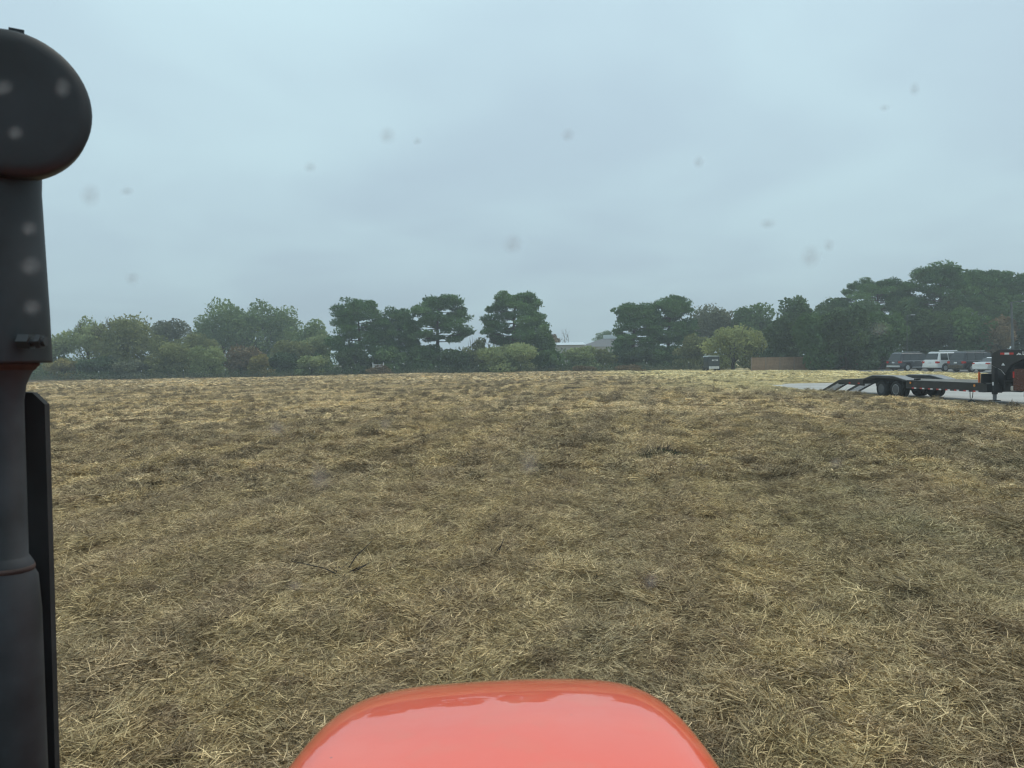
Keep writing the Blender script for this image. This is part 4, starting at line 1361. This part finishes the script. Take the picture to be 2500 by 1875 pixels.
# gooseneck
for sy in (-1, 1):
    y0, y1 = sorted((sy * 0.44, sy * 0.56))
    prism("neck_beam", [(5.82, 0.52), (6.46, 0.52), (6.50, 1.20), (6.85, 1.62), (7.45, 1.86), (9.05, 1.88), (9.05, 2.16), (6.30, 2.24), (5.82, 2.06)], y0, y1, BP, tr, 0.012)
    # drop-leg jacks
    jk = box("jack_leg", (6.42, 6.58) + tuple(sorted((sy * 0.90, sy * 1.06))) + (0.42, 1.5), BP, tr, 0.01)
    box("jack_foot", (6.34, 6.66) + tuple(sorted((sy * 0.84, sy * 1.12))) + (0.16, 0.19), BP, jk)
    box("jack_ram", (6.45, 6.55) + tuple(sorted((sy * 0.93, sy * 1.03))) + (0.191, 0.42), M["deck_steel"], jk)
    box("jack_label", (6.46, 6.54) + tuple(sorted((sy * 1.061, sy * 1.066))) + (0.78, 0.92), M["refl_white"], jk)
    # reflective tape high on the neck
    yy = tuple(sorted((sy * 0.561, sy * 0.566)))
    for a, b, mt in ((6.30, 6.52, "refl_red"), (6.522, 6.76, "refl_white"), (6.762, 6.98, "refl_red")):
        box("neck_tape", (a, b) + yy + (2.02, 2.10), M[mt], tr)
box("front_beam", (6.25, 6.40, -1.25, 1.25, 0.50, 0.84), BP, tr)
box("neck_cross_plate", (6.0, 6.42, -0.439, 0.439, 0.9, 2.1), BP, tr)
box("tool_tray", (6.42, 7.1, -0.43, 0.43, 1.0, 1.35), BP, tr, 0.02)
t = Tubes(); t.add([(8.85, 0, 1.2), (8.85, 0, 2.0)], [0.06, 0.06], 10); t.build("coupler", BP, tr)
box("coupler_beam", (8.7, 9.0, -0.438, 0.438, 1.9, 2.15), BP, tr)
# hanging chain, crank handle and orange marker strip
t = Tubes(); t.add([(5.35, -1.15, 0.49), (5.38, -1.16, 0.25), (5.42, -1.16, 0.10), (5.50, -1.16, 0.25), (5.52, -1.15, 0.49)], [0.02] * 5, 5); t.build("safety_chain", M["steel"], tr)
t = Tubes(); t.add([(4.75, -1.1, 0.03), (5.2, -1.12, 0.06), (5.45, -1.16, 0.12), (5.8, -1.2, 0.04), (6.0, -1.2, 0.03)], [0.025, 0.03, 0.04, 0.025, 0.02], 5); t.build("chain_pile", M["rubber"], tr)
t = Tubes(); t.add([(6.45, -1.1, 1.35), (6.3, -1.2, 1.32), (6.0, -1.22, 1.30)], [0.016] * 3, 5); t.build("jack_crank", M["alloy"], tr)
t = Tubes(); t.add([(6.2, -1.0, 1.65), (6.5, -0.7, 1.40), (6.6, -0.6, 1.2)], [0.014] * 3, 5); t.build("breakaway_cable", M["alloy"], tr)
box("marker_strip", (5.86, 5.90, -1.20, -1.12, 0.88, 1.32), M["orange"], tr)
box("headboard", (6.05, 6.12, -1.24, -0.57, 0.871, 1.25), BP, tr, 0.01)
box("tie_down_block", (1.75, 1.95, -1.10, -0.9, 0.882, 0.95), M["rubber"], tr)
# printed marks on the neck
def decal(name, pts, x, z, k, parent, mat=M["refl_white"]):
    bm = bmesh.new(); prism_bm(bm, [(x + px * k, z + pz * k) for px, pz in pts], -0.5665, -0.5615)
    return obj(name, bm_mesh(name, bm), mat, parent)
# local +x runs towards the right of the picture on this side
decal("emblem", [(0, 0), (0.12, 0.16), (0.30, 0.26), (0.42, 0.40), (0.50, 0.30), (0.72, 0.28), (0.86, 0.12), (1.0, 0.02), (0.82, 0.05), (0.66, 0.10), (0.60, 0.02), (0.52, 0.10), (0.32, 0.10), (0.22, 0.02), (0.18, 0.09)], 7.12, 1.99, 0.27, tr)
decal("letter_mark", [(0, 0), (0.30, 0), (0.30, 0.10), (0.12, 0.10), (0.12, 0.46), (0, 0.46)], 7.43, 2.0, 0.30, tr)
decal("maker_badge", [(0, 0), (1.0, 0), (0.92, 0.18), (0.7, 0.22), (0.62, 0.5), (0.35, 0.52), (0.28, 0.22), (0.08, 0.18)], 6.36, 1.58, 0.19, tr)
tag(tr, "long black gooseneck flatbed trailer with ramps lowered beside the field", "trailer")

# ------------------------------------------------------------------ dark red pickup hitched to the trailer
f2 = Vector((0.15, -0.9887))
pc = tc + f2 * (7.45 + 3.1)
pk = empty("pickup_truck", (pc.x, pc.y, 0.02), TH)
MP = M["maroon_paint"]
L2, hw, rw, ra = 3.1, 1.0, 0.42, 0.52
out = [(3.1, 0.70), (3.05, 1.15), (1.60, 1.32), (-0.55, 1.36), (-0.60, 1.44), (-3.02, 1.46), (-3.1, 1.30), (-3.08, 0.62)]
for cx in (-1.85, 1.95):
    a0 = math.atan2(0.60 - rw, math.sqrt(ra * ra - (0.60 - rw) ** 2))
    for k in range(11):
        a = math.pi - a0 - (math.pi - 2 * a0) * k / 10
        out.append((cx + ra * math.cos(a), rw + ra * math.sin(a)))
out.append((3.0, 0.60))
bm = bmesh.new(); prism_bm(bm, out, -hw, hw)
obj("body", bm_mesh("body", bm), MP, pk)
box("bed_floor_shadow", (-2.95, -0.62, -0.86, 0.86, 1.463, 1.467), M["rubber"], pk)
for sy in (-1, 1):
    box("bed_rail", (-3.05, -0.62) + tuple(sorted((sy * 0.88, sy * 0.99))) + (1.468, 1.50), M["rubber"], pk, 0.01)
    for cx in (-1.85, 1.95):
        wheel(pk, (cx, sy * 0.88, rw), rw, 0.28, M["alloy"], sy, 8)
    box("taillight", (-3.12, -3.02) + tuple(sorted((sy * 0.84, sy * 1.006))) + (1.10, 1.36), M["red_lamp"], pk, 0.01)
    box("running_board", (-0.6, 1.2) + tuple(sorted((sy * 0.96, sy * 1.12))) + (0.48, 0.54), M["alloy"], pk, 0.01)
    quad_panel("side_window", [(-0.40, sy * 0.945, 1.45), (0.45, sy * 0.945, 1.45), (0.40, sy * 0.865, 1.86), (-0.36, sy * 0.865, 1.86)], M["glass_dark"], pk)
    quad_panel("side_window", [(0.52, sy * 0.945, 1.45), (1.38, sy * 0.945, 1.45), (0.92, sy * 0.865, 1.86), (0.50, sy * 0.865, 1.86)], M["glass_dark"], pk)
hexa("cabin", (-0.58, 1.62, 0.95, 1.34), (-0.50, 0.95, 0.84, 1.95), MP, pk, 0.06)
box("rear_bumper", (-3.26, -3.09, -0.98, 0.98, 0.60, 0.78), M["alloy"], pk, 0.02)
box("tailgate", (-3.125, -3.09, -0.83, 0.83, 0.84, 1.44), MP, pk, 0.01)
box("front_bumper", (3.05, 3.22, -0.98, 0.98, 0.60, 0.85), M["alloy"], pk, 0.02)
box("underbody", (-2.9, 2.9, -0.7, 0.7, 0.36, 0.64), BP, pk)
tag(pk, "dark red pickup truck hitched under the trailer's gooseneck, cut by the picture edge", "pickup truck")
# ------------------------------------------------------------------ the tractor the camera sits in
tractor = empty("tractor", (0, 0.9, 0))


def make_hood_paint():
    m, nt, N, L, p = new_mat("orange_hood_paint")
    tc_ = N.new("ShaderNodeTexCoord")
    def nz(scale, det, vec=None):
        n = N.new("ShaderNodeTexNoise"); n.inputs["Scale"].default_value = scale; n.inputs["Detail"].default_value = det
        L.new(vec or tc_.outputs["Object"], n.inputs["Vector"]); return n.outputs["Fac"]
    def rmp(s, a, b, lo=0.0, hi=1.0):
        r = N.new("ShaderNodeMapRange"); r.inputs["From Min"].default_value = a; r.inputs["From Max"].default_value = b
        r.inputs["To Min"].default_value = lo; r.inputs["To Max"].default_value = hi
        L.new(s, r.inputs[0]); return r.outputs[0]
    def mx(f, a, b):
        n = N.new("ShaderNodeMix"); n.data_type = 'RGBA'; L.new(f, n.inputs["Factor"])
        for k, v in (("A", a), ("B", b)):
            if isinstance(v, tuple): n.inputs[k].default_value = (*v, 1)
            else: L.new(v, n.inputs[k])
        return n.outputs["Result"]
    base = mx(rmp(nz(3.0, 4), 0.35, 0.65), (0.93, 0.082, 0.018), (0.95, 0.096, 0.024))
    # fine dust film
    base = mx(rmp(nz(9.0, 6), 0.55, 0.85, 0.0, 0.30), base, (0.55, 0.30, 0.20))
    # scratches
    mp = N.new("ShaderNodeMapping"); mp.inputs["Rotation"].default_value = (0, 0, 0.9); mp.inputs["Scale"].default_value = (1.0, 30.0, 1.0)
    L.new(tc_.outputs["Object"], mp.inputs["Vector"])
    base = mx(rmp(nz(5.0, 2, mp.outputs[0]), 0.735, 0.76, 0.0, 0.35), base, (0.80, 0.42, 0.30))
    # specks of dirt
    vo = N.new("ShaderNodeTexVoronoi"); vo.inputs["Scale"].default_value = 9.0
    L.new(tc_.outputs["Object"], vo.inputs["Vector"])
    sp = rmp(vo.outputs["Distance"], 0.032, 0.020)
    base = mx(sp, base, (0.20, 0.03, 0.02))
    L.new(base, p.inputs["Base Color"])
    L.new(rmp(nz(9.0, 6), 0.4, 0.8, 0.30, 0.5), p.inputs["Roughness"])
    p.inputs["Coat Weight"].default_value = 1.0
    p.inputs["Coat IOR"].default_value = 1.62
    L.new(rmp(nz(14.0, 5), 0.45, 0.85, 0.012, 0.06), p.inputs["Coat Roughness"])
    return m


M["hood"] = make_hood_paint()
# hood skin: rings shrinking from the rim towards the middle of a rounded plan
HWX, YC, LY, NP = 0.350, -0.60, 1.485, 6.0   # plan half-width, plan centre and half-length in tractor space
Z0 = 1.624
def hood_pt(th, rho):
    c, s = math.cos(th), math.sin(th)
    k = (abs(c) ** NP + abs(s) ** NP) ** (-1.0 / NP)
    px, py = HWX * c * k * rho, YC + LY * s * k * rho
    # top falls gently towards the nose, more so at the front lip
    yy = py
    z = Z0 - 0.045 * max(0.0, yy) - 0.24 * max(0.0, yy - 0.18) ** 2 - 0.16 * px * px
    # distance in from the rim, measured across the plan
    edge = (1 - rho) * min(HWX, LY) * 1.0
    rr = 0.075
    if edge < rr:
        q = 1 - edge / rr
        z -= rr * 0.75 * (1 - math.sqrt(max(0.0, 1 - q * q)))
    return (px, py, z)
bm = bmesh.new()
nth = 160
rhos = [1.0, 0.999, 0.996, 0.99, 0.98, 0.965, 0.945, 0.92, 0.89, 0.86, 0.83, 0.80, 0.76, 0.70, 0.60, 0.48, 0.34, 0.2, 0.08]
rings = []
for rho in rhos:
    rings.append([bm.verts.new(hood_pt(2 * math.pi * (i + 0.5) / nth, rho)) for i in range(nth)])
skirt = []
for dz, gr in ((0.05, 1.012), (0.14, 1.02), (0.34, 1.015)):
    ring = []
    for i in range(nth):
        x_, y_, z_ = hood_pt(2 * math.pi * (i + 0.5) / nth, 1.0)
        ring.append(bm.verts.new((x_ * gr, YC + (y_ - YC) * (1 + (gr - 1) * 0.5), z_ - dz)))
    skirt.append(ring)
allr = skirt[::-1] + rings
for a, b in zip(allr[:-1], allr[1:]):
    for i in range(nth):
        j = (i + 1) % nth
        bm.faces.new((a[i], a[j], b[j], b[i]))
bm.faces.new(rings[-1])
hood_me = bm_mesh("hood", bm, True)
hood = obj("hood", hood_me, M["hood"], tractor)
hood.location = (0.013, 0, 0)
hood.rotation_euler = (0, R(-1.5), R(0.9))
hood["label"] = "glossy orange tractor hood"
# under the hood: engine, axle and front wheels stand on the ground
box("engine_block", (-0.28, 0.28, -0.9, 0.78, 0.55, 1.12), M["black_paint"], tractor, 0.03)
box("front_axle", (-0.62, 0.62, 0.30, 0.46, 0.38, 0.52), M["black_paint"], tractor, 0.02)
for sx in (-1, 1):
    w = wheel(tractor, (sx * 0.74, 0.38, 0.43), 0.43, 0.26, M["orange"], -sx, 0)
    w.rotation_euler = (0, 0, R(90))

# exhaust stack outside the corner of the cab
M["stack"] = plain("stack_paint", (0.0125, 0.017, 0.021), 0.55, vary=0.75, scale=7)
M["stack_pipe"] = plain("stack_pipe", (0.024, 0.027, 0.031), 0.7, vary=0.7, scale=9)
M["rust"] = plain("rust", (0.05, 0.030, 0.026), 0.85, vary=0.4, scale=30)
EXD = 1.35
def exz(v): return 2.2 + (894.0 - v) / 1391.0
ex = empty("exhaust_stack", (-0.905, EXD - 0.9, 0), 0, tractor)
ex.rotation_euler = (0, 0, 0)
ex.rotation_euler = (0, R(0.4), 0)
PX = 1 / 1391.0
def ex_lathe(name, prof, mat, n=40):
    o = lathe(name, prof, mat, ex, n)
    return o
# tapered heat shield
ex_lathe("heat_shield", [(0.060, exz(885)), (0.0725, exz(886)), (0.073, exz(880)), (0.071, exz(760)), (0.067, exz(600)), (0.064, exz(470)), (0.065, exz(430)), (0.067, exz(380))], M["stack"])
# flared pipe below the shield
ex_lathe("pipe", [(0.052, exz(870)), (0.050, exz(893)), (0.040, exz(912)), (0.032, exz(940)), (0.028, exz(980)), (0.028, exz(1360)), (0.030, exz(1364)), (0.036, exz(1380)), (0.036, exz(1395)), (0.042, exz(1412)), (0.046, exz(1500)), (0.048, exz(1900)), (0.048, 1.0)][::-1], M["stack_pipe"])
ex_lathe("rust_ring", [(0.0535, exz(884.5)), (0.0535, exz(892)), (0.050, exz(895)), (0.046, exz(903))][::-1], M["rust"])
ex_lathe("clamp", [(0.0375, exz(1384)), (0.0378, exz(1390)), (0.0372, exz(1396))][::-1], M["rust"])
# round drum head on top, its flat face towards the cab
dz = exz(270)
bm = bmesh.new()
lathe_bm(bm, [(0.001, -0.034), (0.080, -0.034), (0.096, -0.034), (0.102, -0.0335), (0.113, -0.031), (0.1175, -0.027), (0.119, -0.020), (0.119, 0.030), (0.116, 0.040), (0.001, 0.044)], 56, 'Y')
hd = obj("drum_head", bm_mesh("drum_head", bm, True), M["stack"], ex, (0.054, -0.046, dz - 0.014), (R(4), 0, R(33)))
box("drum_seam", (0.0, 0.022, -0.02, 0.03, 0.1165, 0.1235), M["stack"], hd)
# clamp bolt on the shield
bz = exz(836)
bm = bmesh.new()
lathe_bm(bm, [(0.014, 0.0), (0.014, 0.020)], 6, 'X', (0.062, -0.052, bz))
lathe_bm(bm, [(0.008, 0.020), (0.008, 0.044)], 12, 'X', (0.062, -0.052, bz))
lathe_bm(bm, [(0.013, 0.030), (0.013, 0.038)], 6, 'X', (0.062, -0.052, bz))
obj("clamp_bolt", bm_mesh("clamp_bolt", bm), M["black_paint"], ex)
# black flat guard bar behind the pipe, its top corner cut off
bar_x = -0.024
prism("guard_bar", [(bar_x - 0.02, 0.9), (bar_x + 0.056, 0.9), (bar_x + 0.056, exz(992)), (bar_x + 0.034, exz(962)), (bar_x - 0.02, exz(957))], 0.06, 0.075, M["rubber"], ex)
box("bracket", (-0.06, -0.028, -0.03, 0.03, exz(1120), exz(900)), M["stack"], ex)

# windshield with dried water marks; the frame runs round the glass outside the view
m, nt, N, L, p = new_mat("clear_glass")
N.remove(p)
tb = N.new("ShaderNodeBsdfTransparent"); tb.inputs["Color"].default_value = (1, 1, 1, 1)
L.new(tb.outputs[0], N["Material Output"].inputs["Surface"])
M["clear_glass"] = m
ws = box("windshield", (-0.84, 0.84, -0.302, -0.298, 1.58, 3.0), M["clear_glass"], tractor)
for b in ((-0.90, -0.84, 1.52, 3.06), (0.84, 0.90, 1.52, 3.06), (-0.84, 0.84, 1.54, 1.58), (-0.84, 0.84, 3.0, 3.06)):
    box("windshield_frame", (b[0], b[1], -0.33, -0.27, b[2], b[3]), M["rubber"], ws)
m, nt, N, L, p = new_mat("dried_water_mark")
N.remove(p)
tc_ = N.new("ShaderNodeTexCoord")
ln_ = N.new("ShaderNodeVectorMath"); ln_.operation = 'LENGTH'; L.new(tc_.outputs["Object"], ln_.inputs[0])
nn = N.new("ShaderNodeTexNoise"); nn.inputs["Scale"].default_value = 260.0; nn.inputs["Detail"].default_value = 3
L.new(tc_.outputs["Object"], nn.inputs["Vector"])
r1 = N.new("ShaderNodeMapRange"); r1.interpolation_type = 'SMOOTHSTEP'
r1.inputs["From Min"].default_value = 0.0062; r1.inputs["From Max"].default_value = 0.0005
r1.inputs["To Min"].default_value = 0.0; r1.inputs["To Max"].default_value = 0.28
L.new(ln_.outputs["Value"], r1.inputs[0])
mu = N.new("ShaderNodeMath"); mu.operation = 'MULTIPLY'; L.new(r1.outputs[0], mu.inputs[0])
r2 = N.new("ShaderNodeMapRange"); r2.inputs["From Min"].default_value = 0.3; r2.inputs["From Max"].default_value = 0.7
r2.inputs["To Min"].default_value = 0.5; r2.inputs["To Max"].default_value = 1.1
L.new(nn.outputs["Fac"], r2.inputs[0]); L.new(r2.outputs[0], mu.inputs[1])
tb = N.new("ShaderNodeBsdfTransparent")
df = N.new("ShaderNodeBsdfDiffuse"); df.inputs["Color"].default_value = (0.55, 0.55, 0.54, 1)
tl = N.new("ShaderNodeBsdfTranslucent"); tl.inputs["Color"].default_value = (0.55, 0.55, 0.54, 1)
m2 = N.new("ShaderNodeMixShader"); m2.inputs[0].default_value = 0.5
L.new(df.outputs[0], m2.inputs[1]); L.new(tl.outputs[0], m2.inputs[2])
ms = N.new("ShaderNodeMixShader"); L.new(mu.outputs[0], ms.inputs[0])
L.new(tb.outputs[0], ms.inputs[1]); L.new(m2.outputs[0], ms.inputs[2])
L.new(ms.outputs[0], N["Material Output"].inputs["Surface"])
M["water_mark"] = m
bm = bmesh.new(); bmesh.ops.create_circle(bm, cap_ends=True, segments=20, radius=0.0062)
bmesh.ops.rotate(bm, verts=bm.verts, matrix=Matrix.Rotation(R(90), 3, 'X'))
mark_me = bm_mesh("water_mark", bm)
GD = 0.5965
for u, v, k in ((958, 336, 1.0), (1257, 597, 1.1), (1395, 335, 0.8), (770, 412, 0.7), (1877, 548, 0.9), (1980, 627, 1.1), (235, 480, 1.2), (325, 470, 0.8), (1710, 400, 0.6), (2232, 225, 0.6), (2160, 270, 0.6),
                (1290, 1130, 1.3), (708, 1435, 1.0), (775, 1165, 1.4), (672, 1045, 1.1), (2040, 1130, 1.0), (1585, 1423, 0.9), (940, 1035, 0.8), (2148, 803, 1.2), (35, 222, 1.2), (178, 222, 1.0), (60, 330, 1.0), (85, 560, 1.0), (85, 650, 1.3), (85, 750, 1.1), (330, 680, 0.8), (1030, 350, 0.5), (2025, 600, 0.6)):
    o = obj("water_mark", mark_me, M["water_mark"], ws, (gx(u, GD), -0.3035, zat(u, v, GD)))
    o.scale = (k * 1.35, 1.0, k * 1.35 * (0.95 + 0.3 * math.sin(u)))
tag(tractor, "orange tractor hood with black exhaust stack seen through the cab windshield", "tractor")

# ------------------------------------------------------------------ small things lying in the field
def bend_stick(name, label, cat, u0, v0, u1, v1, r, mat, lift0=0.03, lift1=0.06, side=0.05, group=None):
    (xa, ya), (xb, yb) = ground(u0, v0), ground(u1, v1)
    za, zb = float(gz(np.array([xa]), np.array([ya]))[0]), float(gz(np.array([xb]), np.array([yb]))[0])
    t = Tubes()
    a, b = Vector((xa, ya, za + lift0)), Vector((xb, yb, zb + lift1))
    mdl = a.lerp(b, 0.5) + Vector((side, 0, 0.04))
    t.add([tuple(a), tuple(mdl), tuple(b)], [r, r * 0.8, r * 0.4], 6)
    o = t.build(name, mat)
    tag(o, label, cat, group)
    return o


M["pale_stalk"] = plain("pale_stalk", (0.62, 0.56, 0.42), 0.6)
M["dark_twig"] = plain("dark_twig", (0.045, 0.035, 0.028), 0.85, vary=0.3)
bend_stick("pale_stalk", "single pale stalk standing out of the matted grass in mid field", "stalk", 756, 1090, 765, 1073, 0.018, M["pale_stalk"], 0.02, 0.22, 0.02)
x_, y_ = ground(1416, 1098)
bm = bmesh.new()
pts = [(-0.10, -0.03), (-0.03, -0.05), (0.08, -0.04), (0.12, 0.02), (0.04, 0.05), (-0.07, 0.04)]
vs = [bm.verts.new((px, py, 0.015 * math.sin(px * 30) + 0.02)) for px, py in pts]
vs2 = [bm.verts.new((px, py, 0.015 * math.sin(px * 30) + 0.03)) for px, py in pts]
bm.faces.new(vs); bm.faces.new(vs2[::-1])
for i in range(6):
    bm.faces.new((vs[i], vs[(i + 1) % 6], vs2[(i + 1) % 6], vs2[i]))
o = obj("litter_scrap", bm_mesh("litter_scrap", bm), M["white_trim"], None, (x_, y_, float(gz(np.array([x_]), np.array([y_]))[0]) + 0.10))
o.rotation_euler = (R(-12), 0, R(8))
tag(o, "small white scrap of litter lying on the grass in mid field", "litter")


def twig_pile(label, u, v, n, ln, seed, rise=0.3, col="dark_twig", r=0.008):
    g = random.Random(seed)
    x, y = ground(u, v)
    root = empty("twig_pile", (x, y, float(gz(np.array([x]), np.array([y]))[0])))
    for k in range(n):
        a = g.random() * 6.283
        l = ln * (0.4 + 0.6 * g.random())
        e = Vector((math.cos(a) * l, math.sin(a) * l * 0.6, 0.04 + rise * l * g.random()))
        s = Vector((g.gauss(0, 0.07), g.gauss(0, 0.07), 0.01))
        t = Tubes(); t.add([tuple(s), tuple(s.lerp(e, 0.5) + Vector((g.gauss(0, 0.02), 0, 0.03))), tuple(e)], [r, r * 0.8, r * 0.4], 5)
        t.build("twig", M[col], root)
    tag(root, label, "twigs", "broken twigs in the cut grass")


twig_pile("dark broken twigs sticking up to the side before the hood", 822, 1432, 12, 0.55, 3, 0.6)
twig_pile("small dark weed stump with short prongs ahead of the hood", 1186, 1392, 12, 0.20, 4, 1.5)
twig_pile("tiny dark stump between the twig pile and the hood", 1090, 1485, 9, 0.13, 5, 1.3)
twig_pile("lone thin dark stick standing in the far lawn side of the field", 1742, 958, 3, 0.7, 6, 2.2, r=0.012)


def weed_clump(label, u, v, rad, h, n, c, seed):
    g = np.random.default_rng(seed)
    x, y = ground(u, v)
    root = empty("weed_clump", (x, y, float(gz(np.array([x]), np.array([y]))[0])))
    for nm, k, hh in (("blades", n, h), ("dead_stems", n // 6, h * 1.7)):
        r = rad * np.sqrt(g.random(k)); t = g.random(k) * 6.283
        b = np.stack([r * np.cos(t), r * np.sin(t) * 0.7, np.zeros(k)], -1)
        d = np.stack([g.normal(0, 0.35, k), g.normal(0, 0.35, k), np.ones(k)], -1)
        l = hh * (0.4 + 0.6 * g.random(k))[:, None] * np.clip(1.15 - (r / rad)[:, None] * 0.6, 0.3, 1)
        w = np.stack([np.cos(t * 3), np.sin(t * 3), np.zeros(k)], -1) * (0.009 if nm == "blades" else 0.006)
        p1 = b + d * l * 0.6; p2 = b + d * l + np.stack([d[:, 0], d[:, 1], -np.abs(d[:, 0])], -1) * l * 0.4
        V = np.stack([b - w, b + w, p1 - w, p1 + w, p2 - w * 0.2, p2 + w * 0.2], 1).reshape(-1, 3)
        o_ = (np.arange(k) * 6)[:, None]
        F_ = np.concatenate([o_ + np.array([0, 1, 3, 2]), o_ + np.array([2, 3, 5, 4])], 1).reshape(-1, 4)
        tag(obj(nm, mesh_np(nm, V, F_, tone=np.repeat(g.random(k), 2)), GREEN[c] if nm == "blades" else M["dark_twig"], root), kind="stuff")
    tag(root, label, "weeds", "green weeds left in the field")


weed_clump("dark grey-green weed clump with a thin stem in mid field", 1612, 1120, 0.5, 0.30, 2200, "dark", 1)
weed_clump("smaller dark weed clump just beside the stemmed weed clump", 1664, 1120, 0.36, 0.22, 1300, "dark", 2)
weed_clump("flat grey-green weeds below the stemmed weed clump", 1615, 1170, 0.75, 0.14, 1700, "grey", 3)
weed_clump("fresh green sprout in the straw above the hood's far corner", 1466, 1432, 0.16, 0.10, 130, "mid", 4)
weed_clump("green grass tuft near the lower corner of the field", 2345, 1700, 0.22, 0.09, 170, "mid", 5)
weed_clump("small dusky weed tuft right ahead of the hood", 1375, 1560, 0.14, 0.07, 90, "oak", 6)

# ------------------------------------------------------------------ damp air
m, nt, N, L, p = new_mat("damp_air")
N.remove(p)
pv = N.new("ShaderNodeVolumePrincipled")
pv.inputs["Color"].default_value = (0.86, 0.93, 0.96, 1)
pv.inputs["Density"].default_value = 0.0014
pv.inputs["Anisotropy"].default_value = 0.2
L.new(pv.outputs[0], N["Material Output"].inputs["Volume"])
hz = box("haze", (-540, 540, -540, 540, -3.0, 32.0), m)
tag(hz, "thin bluish damp haze over the whole field", "haze", kind="stuff")
